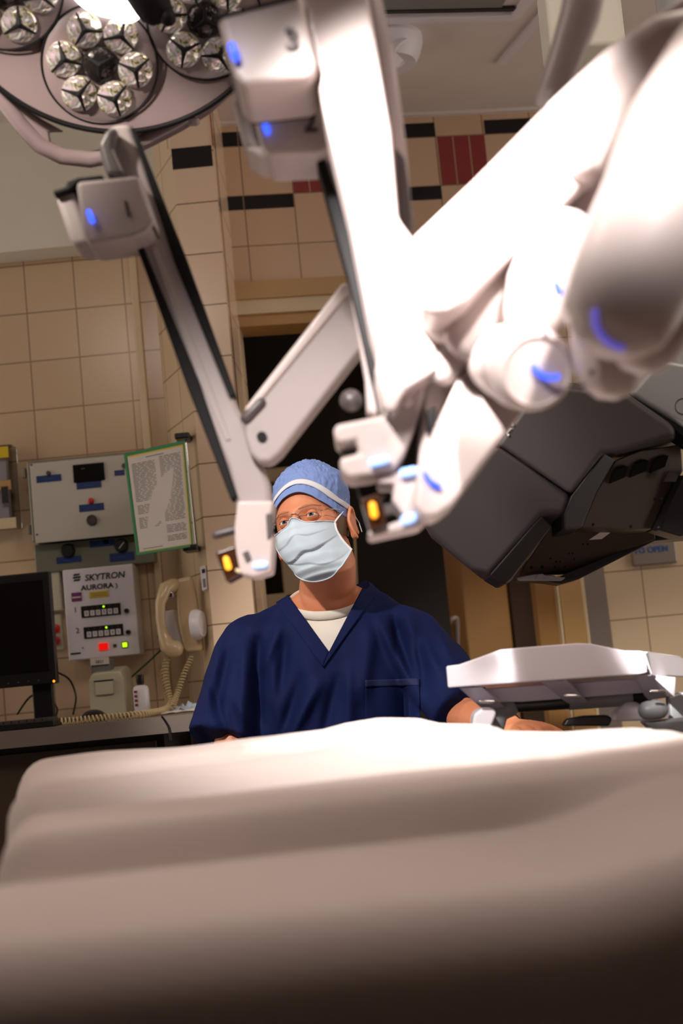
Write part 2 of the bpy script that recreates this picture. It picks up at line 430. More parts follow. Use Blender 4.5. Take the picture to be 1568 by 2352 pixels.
# door frame
mb = MB()
zt = dtop; fw = .055
bw(dl-.06, zt-.055, dr+.02, zt, 'frame', .03, .14); bw(dl-.05, zt-.10, dr+.01, zt-.055, 'tan2', .018, .14)
bw(dl-.02, zt-.135, dr, zt-.10, 'tan', 0, .14)
bw(dl-.05, 0, dl+.0, zt-.10, 'tan', .03, .14)
bw(dl+.0, 0, dl+.012, zt-.12, 'tan2', .035, -.005)
bw(dr-.07, 0, dr, zt-.10, 'frame', .02, .14)
bw(dr-.14, 0, dr-.075, zt-.12, 'tan', -.03, .14)
bw(dr-.08, 0, dr-.073, zt-.12, 'tan2', .03, .1)
struct(mb.build('door_1', fix=False, bevel=0))
# steel corner guards
g = B(566, 1330)
mb = MB(); bw(dl-.085, 0, dl-.015, B(566, 1312).z, 'steel', .055, -.03); struct(mb.build('trim_2'))
mb = MB(); bw(dr+.012, 0, dr+.08, B(1350, 1200).z, 'steel', .008, 0); struct(mb.build('trim_3'))
mb = MB(); bw(dr-.01, 0, dr+.012, B(1350, 1100).z, 'tan2', .012, 0); struct(mb.build('trim_4'))
# room beyond the doorway
mb = MB()
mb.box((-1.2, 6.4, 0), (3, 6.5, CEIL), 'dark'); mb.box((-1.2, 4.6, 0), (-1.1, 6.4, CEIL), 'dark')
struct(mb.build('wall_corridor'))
x0 = P(1022, 1400, 5.2).x; x1 = P(1168, 1400, 5.2).x; x2 = P(1240, 1400, 5.2).x
struct(MB().box((x0, 5.2, 0), (x1, 5.28, 2.3)).build('wall_corridor_right', 'tan'))
struct(MB().box((x1, 5.24, 0), (x2, 5.32, 2.3)).build('door_2', 'brown'))
struct(MB().box((x2, 5.2, 0), (x2+.9, 5.28, 2.3)).build('wall_corridor_end', 'tan'))
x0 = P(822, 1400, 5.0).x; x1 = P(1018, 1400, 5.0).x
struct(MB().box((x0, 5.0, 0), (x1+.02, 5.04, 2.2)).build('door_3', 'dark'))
# framed dark window leaf in the corridor, left
def Q(px, py, d=4.95): return P(px, py, d)
a = Q(585, 1098); b = Q(668, 1400)
c = thing('glazed_cabinet', 'dark-glazed cream cabinet seen through the doorway behind the surgeon', 'cabinet', (a.x, 4.95, 0))
mb = MB(); zt_, zb_ = a.z, b.z
mb.box((a.x-.06, 4.95, zb_-.05), (b.x+.10, 5.25, zb_+.06)); mb.box((a.x-.06, 4.95, zt_-.02), (b.x+.10, 5.25, zt_+.03))
mb.box((a.x-.06, 4.95, zb_), (a.x+.0, 5.25, zt_)); mb.box((b.x-.02, 4.95, zb_), (b.x+.10, 5.25, zt_)); mb.box((a.x-.06, 5.2, 0), (b.x+.10, 5.25, zt_))
mb.build('frame', 'tan2', c, bevel=.008)
MB().box((a.x, 4.99, zb_+.06), (b.x-.02, 5.0, zt_-.02)).build('pane', 'screen', c)
MB().box((a.x-.04, 4.98, 0), (b.x+.08, 5.2, zb_-.05)).build('lower_cabinet', 'black', c)
o = MB().tube([Q(812, 1180, 4.98), Q(822, 1420, 4.98)], .005, rnd=False).build('trim_5', 'tan2'); struct(o)
# soffit box over the counter
q = W(0, 580, 4.17); q2 = W(376, 556, 4.17)
struct(MB().box((-3, 4.17, q.z), (q2.x+.02, LW-.001, CEIL)).build('soffit', 'soffit'))
# conduit
a = L(305, 590); b = L(376, 1460)
o = MB().box((a.x-.011, LW-.02, .92), (a.x+.011, LW-.001, q.z-.002)).build('wall_conduit', 'tan2', bevel=.003)
tag(o, 'cream painted conduit running up the tiled wall behind the clipboard', 'conduit')

# ---- ceiling fittings
def ceilquad(name, pts, th, m_, parent=None):
    fr = [Cz(x, y, CEIL) for x, y in pts]; return MB().hexa(fr, [v-Vector((0, 0, th)) for v in fr]).build(name, m_, parent, bevel=.002)
lf = thing('recessed_light', 'unlit recessed ceiling light with white frame above the doorway wall', 'light', Cz(1030, 20, CEIL))
def strip(name, p, q, wd, th, m_, parent):
    a, b = Cz(p[0], p[1], CEIL), Cz(q[0], q[1], CEIL); d = (b-a).normalized(); n = Vector((-d.y, d.x, 0))*wd/2
    fr = [a-n, b-n, b+n, a+n]; return MB().hexa(fr, [v-Vector((0, 0, th)) for v in fr]).build(name, m_, parent, bevel=.002)
strip('frame', (780, 42), (1187, 32), .03, .014, 'white', lf)
strip('frame', (1180, 34), (1245, -50), .03, .014, 'white', lf)
strip('diffuser', (780, 6), (1160, -2), .10, .006, 'grey', lf)
strip('louvre', (780, 24), (1180, 16), .02, .009, 'black', lf)
o = strip('ceiling_track', (1150, 142), (1262, 10), .03, .012, 'white', None)
tag(o, 'thin white track strip on the ceiling, right of the emergency light', 'track')
# emergency light
c0 = Cz(880, 92, CEIL)
em = thing('emergency_light', 'white ceiling emergency light with round lamp head and green pilot dot', 'light', c0)
MB().lathe(c0, (0, 0, -1), [(.11, 0), (.11, .018), (.10, .05), (.085, .075), (.0, .075)]).build('housing', 'white', em, smooth=True)
hc = P(922, 124, c0.y-.06)
ax = (P(965, 152, hc.y-.02)-hc).normalized()
MB().lathe(hc-ax*.02, ax, [(.012, -.03), (.038, -.02), (.044, .0), (.044, .02), (.038, .022), (.036, .016), (0, .016)], cap=False).build('lamp_head', 'white', em, smooth=True)
MB().ball(P(870, 116, c0.y-.10), .0025).build('pilot_light', 'greenlit', em)
MB().box(P(862, 106, c0.y-.098), P(862, 106, c0.y-.098)+Vector((.03, .004, .012))).build('barcode_label', 'inkg', em)
# ceiling boom panel, upper right
a = P(1250, -10, 2.9); b = P(1262, 112, 2.9)
o = MB().hexa([P(1246, -60, 2.9), P(1420, -70, 2.9), P(1440, 100, 2.9), P(1264, 112, 2.9)], [P(1246, -60, 2.9)+Y*.12, P(1420, -70, 2.9)+Y*.12, P(1440, 100, 2.9)+Y*.12, P(1264, 112, 2.9)+Y*.12]).build('ceiling_boom', 'soffit', bevel=.012)
tag(o, 'pale grey box of the ceiling boom at the top right behind the arms', 'boom')
# door open plate
a = B(1455, 1215); b = B(1553, 1290)
c = thing('door_switch', 'grey push plate marked open on the tiles right of the doorway', 'switch', B(1500, 1270))
def bbox(name, x0, z0, x1, z1, t0, t1, m_, parent, bev=.002):
    global mb
    mb = MB(); y0, y1 = BA+BB*x0, BA+BB*x1
    mb.hexa([(x0, y0-t0, z0), (x1, y1-t0, z0), (x1, y1-t0, z1), (x0, y0-t0, z1)], [(x0, y0-t1, z0), (x1, y1-t1, z0), (x1, y1-t1, z1), (x0, y0-t1, z1)])
    return mb.build(name, m_, parent, bevel=bev)
bbox('plate', a.x-.02, b.z-.004, b.x, a.z, .02, .001, 'steel', c, .006)
text('lettering', 'TO OPEN', B(1495, 1263, .0215)+Vector((0,0,0)), .026, ux, Z, 'inkb', c, .0004, .0006)

# ================================================================== COUNTER AND WALL EQUIPMENT
def on_counter(px, py): pass
cz = P(200, 1663, 3.62).z       # top of the counter
ct = thing('steel_counter', 'brushed steel counter along the tiled wall under the wall panels', 'counter', (-.9, 4.1, 0))
xr = P(440, 1650, 3.6).x+.06
mb = MB(); mb.box((-2.2, 3.62, cz-.042), (xB-.005, LW-.002, cz)); mb.box((xB-.005, 3.62, cz-.042), (xr, 3.975, cz)); mb.build('worktop', 'steel', ct)
MB().box((-2.2, 3.70, .08), (xB-.005, LW-.002, cz-.042)).build('cabinet_body', 'dark', ct)
MB().box((-2.2, 3.75, 0), (xB-.05, LW-.03, .08)).build('plinth', 'black', ct)
for i in range(3): MB().box((-2.15+i*.55, 3.685, .12), (-1.63+i*.55, 3.70, cz-.06)).build('cabinet_door', 'brown', ct, bevel=.002)
CZ = cz
def lbox(name, tl, br, t0, t1, m_, parent, bev=.002):
    a = L(*tl, t0); b = L(*br, t0)
    return MB().box((a.x, LW-t0, b.z), (b.x, LW-t1, a.z)).build(name, m_, parent, bevel=bev)
def at_l(px, py, off): return L(px, py, off)
# upper control panel
pn = thing('control_panel', 'white-faced wall control panel box with red button and small black display', 'control panel', L(200, 1140))
lbox('housing', (60, 1060), (322, 1222), .10, .001, 'panelg', pn, .006)
lbox('face_plate', (68, 1065), (312, 1226), .106, .10, 'panel', pn, .002)
lbox('display', (166, 1068), (241, 1102), .112, .106, 'screen', pn)
text('display_text', '----', L(190, 1076, .113), .008, X, Z, 'panel', pn)
for px, py, r_ in ((112, 1087, .0065),): MB().lathe(L(px, py, .106), -Y, [(r_, 0), (r_, .008), (r_*.8, .010)], seg=20).build('knob', 'armd', pn, smooth=True)
MB().lathe(L(209, 1151, .106), -Y, [(.0095, 0), (.009, .006), (.006, .009)], seg=20).build('alarm_button', 'red', pn, smooth=True)
MB().lathe(L(211, 1195, .106), -Y, [(.016, 0), (.016, .006), (.013, .008), (.013, .005)], seg=24).build('speaker_grille', 'armd', pn, smooth=True)
MB().lathe(L(286, 1070, .106), -Y, [(.0075, 0), (.0075, .008)], seg=20).build('knob', 'armd', pn, smooth=True)
for tl, br, s_ in (((83, 1094), (141, 1104), 'POWER'), ((175, 1108), (233, 1119), 'ISOLATED'), ((262, 1081), (286, 1091), 'LINE'), ((181, 1160), (239, 1171), 'HAZARD ALARM')):
    l_ = lbox('name_label', tl, br, .1075, .106, 'label', pn, 0)
    text('lettering', '- '*6, L((tl[0]+br[0])/2, (tl[1]+br[1])/2, .108), .008, X, Z, 'labeltxt', l_, .0002)
for px, py in ((50, 1085), (62, 1215)): lbox('hinge', (px, py-10), (px+9, py+12), .09, .07, 'panelg', pn)
for px, py in ((70, 1068), (83, 1228), ): MB().lathe(L(px+2, py, .106), -Y, [(.003, 0), (.003, .002)], seg=10).build('screw', 'armd', pn)
# lower switch panel
sp = thing('switch_panel', 'grey-green switch panel with two black knobs below the white-faced panel', 'control panel', L(215, 1270))
lbox('housing', (77, 1252), (357, 1291), .06, .001, 'panelg', sp, .004)
for px, py in ((157, 1265), (279, 1253)):
    k = MB().lathe(L(px, py, .06), -Y, [(.021, 0), (.020, .014), (.017, .018)], seg=28).build('rotary_knob', 'black', sp, smooth=True)
    if px > 200:
        p0 = L(px+5, py-7, .0795); p1 = L(px-5, py+6, .0795); MB().tube([p0, p1], .0015, seg=6).build('pointer', 'paper', k)
for tl, br in (((129, 1281), (187, 1290)), ((205, 1243), (262, 1253)), ((251, 1272), (309, 1286)), ((236, 1240), (250, 1249))):
    l_ = lbox('name_label', tl, br, .0615, .060, 'label', sp, 0)
    text('lettering', '- '*6, L((tl[0]+br[0])/2, (tl[1]+br[1])/2, .062), .008, X, Z, 'labeltxt', l_, .0002)
# ---- clipboard chart with green frame on a pivoting holder
ch = thing('chart_holder', 'green-framed printed chart in a swivel holder beside the pillar', 'chart', P(430, 1130, 4.0))
c0 = [(285, 1042), (422, 1012), (442, 1256), (315, 1276)]
dd = [3.86, 3.98, 3.98, 3.86]
cn = [P(c0[i][0], c0[i][1], dd[i]) for i in range(4)]
def bil(u, v, off=0):
    n = ((cn[1]-cn[0]).cross(cn[3]-cn[0])).normalized()
    if n.y > 0: n = -n
    return cn[0]*(1-u)*(1-v)+cn[1]*u*(1-v)+cn[2]*u*v+cn[3]*(1-u)*v+n*off
def cpatch(name, u0, v0, u1, v1, off, th, m_, parent, bev=0):
    f = [bil(u0, v0, off), bil(u1, v0, off), bil(u1, v1, off), bil(u0, v1, off)]
    k = [bil(u0, v0, off-th), bil(u1, v0, off-th), bil(u1, v1, off-th), bil(u0, v1, off-th)]
    return MB().hexa(f, k).build(name, m_, parent, bevel=bev)
cpatch('frame', 0, 0, 1, 1, .004, .008, 'green', ch, .001)
cpatch('sheet', .03, .035, .965, .975, .0048, .0004, 'yellow', ch)
pg = cpatch('page', .03, .05, .94, .968, .0056, .0006, 'paper', ch)
mb = MB()
def pl(u0, v0, u1, v1, off=.0062):
    mb.add([bil(u0, v0, off), bil(u1, v0, off), bil(u1, v1, off), bil(u0, v1, off)], [[0, 1, 2, 3]], 'inkg')
pl(.32, .075, .62, .083)
for (ua, ub, va, vb, n) in ((.08, .46, .12, .50, 24), (.54, .90, .10, .73, 40), (.09, .45, .53, .62, 6), (.09, .46, .65, .76, 7), (.55, .90, .76, .84, 5), (.55, .90, .86, .92, 4)):
    for i in range(n):
        v0 = va+(vb-va)*i/n; h_ = (vb-va)/n*.42
        x_ = ua
        while x_ < ub-.02:
            w_ = random.uniform(.05, .13); pl(x_, v0, min(x_+w_, ub), v0+h_); x_ += w_+.02
pl(.1, .945, .45, .952)
mb.build('printed_lines', parent=pg, fix=False)
a, b = P(426, 1006, 4.0), P(452, 1256, 4.0)
MB().tube([a, b], .004, seg=10).build('pivot_rod', 'chrome', ch, smooth=True)
for q in (P(420, 1003, 3.99), P(438, 1259, 3.99)):
    MB().box((q.x-.022, q.y-.02, q.z-.008), (q.x+.02, q.y+.07, q.z+.009)).build('rod_bracket', 'black', ch, bevel=.004)
# ---- light controller box with the writing
sk = thing('light_controller', 'white wall box of two numbered light dimmer rows with red and green lamps', 'control box', L(235, 1400))
a = L(143, 1310, .11); b = L(321, 1502, .11)
MB().box((a.x, LW-.11, b.z), (b.x, LW-.001, a.z)).build('housing', 'white', sk, bevel=.003)
def K(px, py, off=.111): return W(px, py, LW-off)
text('maker_name', 'SKYTRON', K(240, 1324), .026, X, Z, 'ink', sk, .0004, 0.0005, sx=1.0, sh=.15)
mbk = MB(); q0 = K(176, 1327)
for dz, w_ in ((.009, .011), (.001, .013), (-.007, .011)):
    mbk.add([q0+Vector((-w_, 0, dz-.003)), q0+Vector((w_-.004, 0, dz-.003)), q0+Vector((w_, 0, dz+.003)), q0+Vector((-w_+.004, 0, dz+.003))], [[0, 1, 2, 3]])
mbk.build('maker_emblem', 'ink', sk, fix=False)
text('model_name', 'AURORA', K(223, 1348), .021, X, Z, 'ink', sk, .0004, .0005, sx=1.12)
text('model_number', '3', K(267, 1346), .020, X, Z, 'inkb', sk, .0004)
def kbox(name, px, py, w_, h_, m_, parent=sk, t=.002, off=.11):
    c = W(px, py, LW-off); return MB().box((c.x-w_/2, LW-off-t, c.z-h_/2), (c.x+w_/2, LW-off, c.z+h_/2)).build(name, m_, parent, bevel=.0006)
kbox('purple_sticker', 176, 1371, .030, .026, 'purple'); kbox('sticker_band', 176, 1372, .026, .004, 'paper', t=.0025)
y_ = kbox('yellow_sticker', 227, 1365, .056, .018, 'yellow')
for dz in (-.003, .003): 
    c = K(227, 1365, .1122)+Vector((0, 0, dz)); MB().box((c.x-.022, c.y-.0003, c.z-.001), (c.x+.022, c.y, c.z+.001)).build('sticker_line', 'inkg', y_)
for r_, (px, py, nx, ny, kx, ky) in enumerate(((232, 1402, 173, 1401, 291, 1403), (238, 1450, 178, 1449, 295, 1452))):
    d_ = kbox('dimmer_strip', px, py, .116, .034, 'black', t=.003)
    text('row_number', '12'[r_], K(nx, ny), .022, X, Z, 'ink', sk, .0003)
    c = K(px, py, .1135)
    for i in range(6):
        x_ = c.x-.043+i*.0172
        MB().box((x_-.0065, c.y-.001, c.z-.013), (x_+.0065, c.y, c.z+.003)).build('dimmer_key', 'white', d_)
        text('key_digit', '012345'[i], Vector((x_, c.y-.0012, c.z-.005)), .012, X, Z, 'ink', d_, .0002)
        MB().ball((x_, c.y-.001, c.z+.0105), .0018 if i != 3 else .003, seg=8, rings=6).build('level_lamp', 'greenlit' if i == 3 else 'armd', d_)
    MB().lathe(K(kx, ky, .11), -Y, [(.0075, 0), (.0065, .012), (.005, .014)], seg=16).build('side_knob', 'black', sk, smooth=True)
kbox('red_switch', 238, 1485, .027, .020, 'redlit', t=.006)
kbox('small_key', 264, 1483, .010, .009, 'armd', t=.003)
kbox('lamp_bezel', 287, 1481, .018, .018, 'black', t=.003); kbox('green_lamp', 287, 1481, .013, .013, 'greenlit', t=.006)
kbox('corner_label', 174, 1501, .030, .005, 'ink')
MB().lathe(K(190, 1488, .11), -Y, [(.002, 0), (.002, .002)], seg=8).build('screw', 'ink', sk)
# ---- plates behind the monitor
o = lbox('junction_box', (52, 1318), (142, 1402), .05, .001, 'printer', None, .005); tag(o, 'cream wall box half hidden behind the computer monitor', 'box')
wp = thing('receptacle_plate', 'cream wall outlet plate with two red sockets right of the monitor', 'outlet', L(135, 1450))
lbox('plate', (112, 1412), (145, 1492), .03, .001, 'printer', wp, .004)
for py in (1444, 1472): MB().lathe(L(128, py, .03), -Y, [(.014, 0), (.014, .008), (.010, .010)], seg=20).build('socket', 'red', wp, smooth=True)
# ---- computer monitor
mo = thing('computer_monitor', 'black flat computer monitor standing on the steel counter', 'monitor', P(60, 1655, 3.92))
mo_y = 3.93
a = P(-160, 1350, mo_y); b = P(131, 1569, mo_y); 
MB().box((a.x, mo_y, b.z), (b.x, mo_y+.035, a.z+.015)).build('bezel', 'black', mo, bevel=.004)
MB().box((a.x+.02, mo_y-.0015, b.z+.035), (b.x-.02, mo_y+.001, a.z-.008)).build('screen', 'screen', mo)
MB().ball((b.x-.008, mo_y-.001, b.z+.006), .0032, seg=10, rings=8).build('power_light', 'orange', mo)
mx_ = P(92, 1600, mo_y).x
MB().box((mx_-.028, mo_y+.03, CZ+.012), (mx_+.028, mo_y+.055, b.z+.08)).build('stand_neck', 'black', mo, bevel=.004)
MB().lathe((mx_, mo_y+.03, CZ+.0005), Z, [(.10, 0), (.10, .008), (.04, .016)], seg=32).build('stand_base', 'black', mo, smooth=True)
for i in range(5): MB().ball((b.x-.10-.028*i+.05, mo_y-.001, b.z+.012), .0013, seg=8, rings=6).build('menu_button', 'grey', mo)
# ---- label printer
pr = thing('label_printer', 'small cream label printer on the counter below the light controller', 'printer', (P(245, 1640, 4.0).x, 4.0, CZ))
a = P(200, 1548, 3.98); b = P(292, 1640, 3.98)
MB().hexa([(a.x, 3.98, CZ+.001), (b.x, 3.98, CZ+.001), (b.x-.004, 3.98, a.z-.02), (b.x-.014, 3.99, a.z), (a.x+.012, 3.99, a.z), (a.x+.002, 3.98, a.z-.02)], [(a.x, 4.15, CZ+.001), (b.x, 4.15, CZ+.001), (b.x-.004, 4.15, a.z), (b.x-.014, 4.14, a.z+.015), (a.x+.012, 4.14, a.z+.015), (a.x+.002, 4.15, a.z)]).build('body', 'printer', pr, bevel=.006)
MB().box((a.x+.02, 3.974, a.z-.062), (b.x-.032, 3.98, a.z-.024)).build('front_cover', 'printer', pr, bevel=.003)
MB().box((a.x+.018, 3.972, a.z-.024), (b.x-.030, 3.981, a.z-.021)).build('paper_slot', 'black', pr)
q = P(233, 1525, 4.05)
MB().box((q.x-.027, 4.03, q.z-.03), (q.x+.027, 4.10, q.z+.012)).build('roll_holder', 'grey', pr, bevel=.003)
lb = MB().box((q.x-.026, 4.022, q.z-.002), (q.x+.026, 4.028, q.z+.018)).build('printed_label', 'paper', pr)
text('label_number', '2821', Vector((q.x, 4.0215, q.z+.006)), .012, X, Z, 'ink', lb, .0002)
# ---- bottle
q = P(327, 1630, 3.96)
bt = thing('spray_bottle', 'white bottle with black cap between the printer and the telephone', 'bottle', (q.x, 3.96, CZ))
MB().lathe((q.x, 3.96, CZ+.001), Z, [(.0, 0), (.021, .001), (.022, .004), (.022, .072), (.019, .080), (.010, .084)], seg=28).build('body', 'white', bt, smooth=True)
MB().lathe((q.x, 3.96, CZ+.084), Z, [(.010, 0), (.010, .006), (.011, .008), (.011, .028), (.008, .030), (0, .030)], seg=20).build('cap', 'black', bt, smooth=True)
for i in range(4): 
    zz = CZ+.064-i*.012; MB().box((q.x-.016, 3.937, zz), (q.x-.008, 3.940, zz+.007)).build('red_marking', 'redt', bt)
# ---- mouse, keyboard
q = P(213, 1640, 3.85); o = MB().ball((q.x, 3.86, CZ+.004), (.036, .055, .028)).build('computer_mouse', 'black', smooth=True); tag(o, 'black computer mouse on the counter in front of the label printer', 'mouse')
for v in o.data.vertices:
    if v.co.z + ORIG[o].z < CZ+.001: v.co.z = CZ+.001-ORIG[o].z
q = P(20, 1660, 3.8)
kb = thing('computer_keyboard', 'black keyboard lying in the shade under the monitor', 'keyboard', (q.x, 3.8, CZ))
MB().box((q.x-.2, 3.70, CZ+.001), (q.x+.14, 3.83, CZ+.018)).build('body', 'black', kb, bevel=.003)
for i in range(14):
    for j in range(4):
        pass
mbk = MB()
for i in range(16):
    for j in range(5): mbk.box((q.x-.19+i*.02, 3.71+j*.023, CZ+.018), (q.x-.173+i*.02, 3.728+j*.023, CZ+.024))
mbk.build('keys', 'armd', kb)
# ---- cables
def cable(name, pts, r, m_, label, cat='cable', group=None, seg=8):
    ps = [Vector(p) for p in pts]; out = []
    n = len(ps)
    for i in range(n-1):
        p0, p1, p2, p3 = ps[max(i-1, 0)], ps[i], ps[i+1], ps[min(i+2, n-1)]
        for k in range(8):
            t = k/8; out.append(.5*((2*p1)+(-p0+p2)*t+(2*p0-5*p1+4*p2-p3)*t*t+(-p0+3*p1-3*p2+p3)*t**3))
    out.append(ps[-1])
    o = MB().tube(out, r, seg=seg).build(name, m_, smooth=True)
    if label: tag(o, label, cat, group)
    return o, out
cable('monitor_cable', [P(134, 1545, 4.02), P(160, 1562, 4.05), P(174, 1600, 4.05), P(168, 1640, 4.02)], .003, 'black', 'black cable looping down beside the right edge of the monitor')
cable('desk_cable', [P(40, 1640, 4.08), P(70, 1600, 4.1), P(105, 1595, 4.1), P(130, 1625, 4.1), P(128, 1645, 4.08)], .003, 'black', 'black cable looping behind the monitor stand')
cable('printer_cable', [P(288, 1568, 4.1), P(310, 1548, 4.15), P(352, 1510, 4.22), P(372, 1490, 4.22)], .0028, 'greencord', 'dark green cord rising from the printer to the telephone')
cable('counter_cable', [P(372, 1646, 3.6), P(382, 1660, 3.61), P(388, 1674, 3.612), P(392, 1700, 3.612)], .003, 'black', 'black cable hanging over the front edge of the steel counter')
# ---- telephone
ph = thing('wall_telephone', 'beige wall telephone with handset hung on its left side', 'telephone', L(415, 1420))
def phs(px, py, d): return P(px, py, d)
fr = [(402, 1330), (440, 1321), (450, 1370), (466, 1497), (424, 1499), (408, 1430)]
plate('body', fr, 4.02, .05, 'phone', ph, .012)
plate('mounting_plate', [(372, 1405), (400, 1400), (420, 1490), (388, 1497)], 4.12, .06, 'white', ph, .004)
hs = [(398, 1345, 4.03, 17), (380, 1352, 4.01, 17), (368, 1385, 4.0, 12), (368, 1420, 4.0, 11), (374, 1455, 4.0, 12), (384, 1482, 4.0, 19), (400, 1490, 4.0, 21)]
rod('handset', hs, 'phone', ph)
MB().box(phs(375, 1375, 4.0), phs(400, 1360, 4.03)).build('hook_switch', 'chrome', ph, bevel=.003)
cable_o, _ = cable('line_cord', [P(372, 1440, 4.08), P(366, 1452, 4.08), P(364, 1463, 4.08)], .004, 'greencord', None); 
cable_o.parent = ph; cable_o.location = ORIG[cable_o]-ORIG[ph]; cable_o.name = 'green_plug'
c0 = P(456, 1434, 4.0); dv = Vector((.95, -.22, 0)).normalized()
dd_ = MB().lathe(c0, dv, [(.042, -.014), (.043, 0), (.036, .012), (0, .015)], seg=28).build('door_bell', 'white', smooth=True)
tag(dd_, 'round white bell cover on the pillar beside the telephone', 'bell')
# coiled cord
def coil(path, turns, R_, r_, name, m_, parent):
    # resample
    ps = [Vector(p) for p in path]; out = []
    n = len(ps)
    for i in range(n-1):
        p0, p1, p2, p3 = ps[max(i-1, 0)], ps[i], ps[i+1], ps[min(i+2, n-1)]
        for k in range(24):
            t = k/24; out.append(.5*((2*p1)+(-p0+p2)*t+(2*p0-5*p1+4*p2-p3)*t*t+(-p0+3*p1-3*p2+p3)*t**3))
    out.append(ps[-1])
    acc = [0]
    for i in range(1, len(out)): acc.append(acc[-1]+(out[i]-out[i-1]).length)
    T = acc[-1]; N = turns*10; hel = []; j = 0
    x = None
    for k in range(N+1):
        s_ = T*k/N
        while j < len(acc)-2 and acc[j+1] < s_: j += 1
        t = (s_-acc[j])/max(acc[j+1]-acc[j], 1e-9); c = out[j].lerp(out[j+1], t); d = (out[j+1]-out[j]).normalized()
        if x is None: x, y = frame_from(d)
        else: x = (x-d*x.dot(d)).normalized(); y = d.cross(x)
        a = 2*math.pi*k/10; hel.append(c+x*R_*math.cos(a)+y*R_*math.sin(a))
    return MB().tube(hel, r_, seg=6, rnd=False).build(name, m_, parent, smooth=True)
q1 = P(404, 1610, 3.95)
coil([P(384, 1512, 4.02), P(378, 1550, 4.0), P(386, 1590, 3.98), P(392, 1618, 3.95), P(375, 1632, 3.9), P(330, 1640, 3.72), P(230, 1650, 3.67), P(140, 1658, 3.66)], 62, .0085, .0024, 'coiled_cord', 'cord', ph)
coil([P(440, 1510, 4.02), P(424, 1545, 4.0), P(408, 1590, 3.98), P(396, 1625, 3.93)], 20, .0065, .0022, 'coiled_cord', 'cord', ph)
# papers
for i, (px, py, m_, lb_) in enumerate(((415, 1640, 'paper', 'white paper scraps on the counter beside the telephone cord'), (425, 1625, 'mask', 'crumpled pale blue wrapper on the counter by the pillar'))):
    q = P(px, py, 3.85+.12*i); mbk = MB(); n = 8; vs = []; fs = []
    for a in range(n):
        for b in range(n):
            vs.append(Vector((q.x-.05+.1*a/(n-1), 3.82+.12*i+.07*b/(n-1), CZ+.003+(.012+.02*i)*abs(noise.noise(Vector((a*.9, b*.9, i*7)))))))
    for a in range(n-1):
        for b in range(n-1): fs.append([a*n+b, a*n+b+1, a*n+n+b+1, a*n+n+b])
    o = MB().add(vs, fs).build('paper_scrap' if i == 0 else 'plastic_wrapper', m_, smooth=True)
    mod = o.modifiers.new('s', 'SOLIDIFY'); mod.thickness = .0015
    tag(o, lb_, 'paper' if i == 0 else 'wrapper')
# glove/needle rack at the left border
gr = thing('supply_rack', 'clear acrylic supply holder with tan labels at the left edge of the tiled wall', 'rack', L(10, 1120))
lbox('clear_tray', (-60, 1028), (40, 1210), .07, .002, 'acrylic', gr, .004)
lbox('tan_label', (-40, 1195), (38, 1212), .072, .0705, 'tan2', gr); lbox('tan_label', (-40, 1030), (20, 1050), .072, .0705, 'yellow', gr)
lbox('tan_label', (-40, 1108), (26, 1124), .072, .0705, 'tan', gr); lbox('carton', (-50, 1060), (22, 1190), .05, .01, 'white', gr)
lbox('barcode', (2, 1118), (20, 1155), .074, .0728, 'ink', gr)
# pillar outlet plate
op = thing('pillar_plate', 'narrow white notice strip on the canted pillar face above the bell', 'sign', P(466, 1330, 4.03))
plate('plate', [(459, 1302), (472, 1298), (476, 1352), (464, 1357)], 3.99, .012, 'white', op, .001)
plate('print', [(463, 1308), (470, 1306), (471, 1315), (464, 1317)], 3.989, .0005, 'ink', op, 0)
plate('print', [(465, 1330), (471, 1328), (473, 1348), (467, 1350)], 3.989, .0005, 'inkg', op, 0)
# hose hook in the doorway
hk = cable('hose_hook', [P(1028, 1440, 5.15), P(1034, 1425, 5.12), P(1048, 1420, 5.14), P(1050, 1450, 5.15), P(1050, 1490, 5.17)], .008, 'white', 'white hose hanging on the tan wall beyond the doorway', 'hose')

# ================================================================== SURGICAL LIGHT (top left)
LD = 2.2
lc = P(255, -130, LD)
nrm = (CAM-lc).normalized()
uu = (_R-nrm*_R.dot(nrm)).normalized(); vv = nrm.cross(uu).normalized()
if vv.dot(_U) < 0: vv = -vv
sl = thing('surgical_light', 'large round multi-lens surgical lamp head at the top left', 'surgical light', lc)
R0 = 450*LD/FPX
sc_ = LD/FPX
def LP(px, py, h=0): return lc+uu*((px-255)*sc_)-vv*((py+130)*sc_)+nrm*h
mb = MB(); mb.lathe(lc, nrm, [(R0*.15, -.16), (R0*.6, -.13), (R0*.95, -.06), (R0*1.0, -.012), (R0*.97, 0), (R0*.6, -.014), (.05, -.03)], seg=96)
mb.build('lamp_head', 'lamp', sl, smooth=True)
mb = MB(); pts = [lc+(uu*math.cos(a)+vv*math.sin(a))*R0*.985+nrm*.004 for a in [2*math.pi*i/96 for i in range(96)]]
mb.tube(pts, .0045, closed=True, seg=8).build('rim_gasket', 'armk', sl, smooth=True)
def rel(a): return math.radians(a)
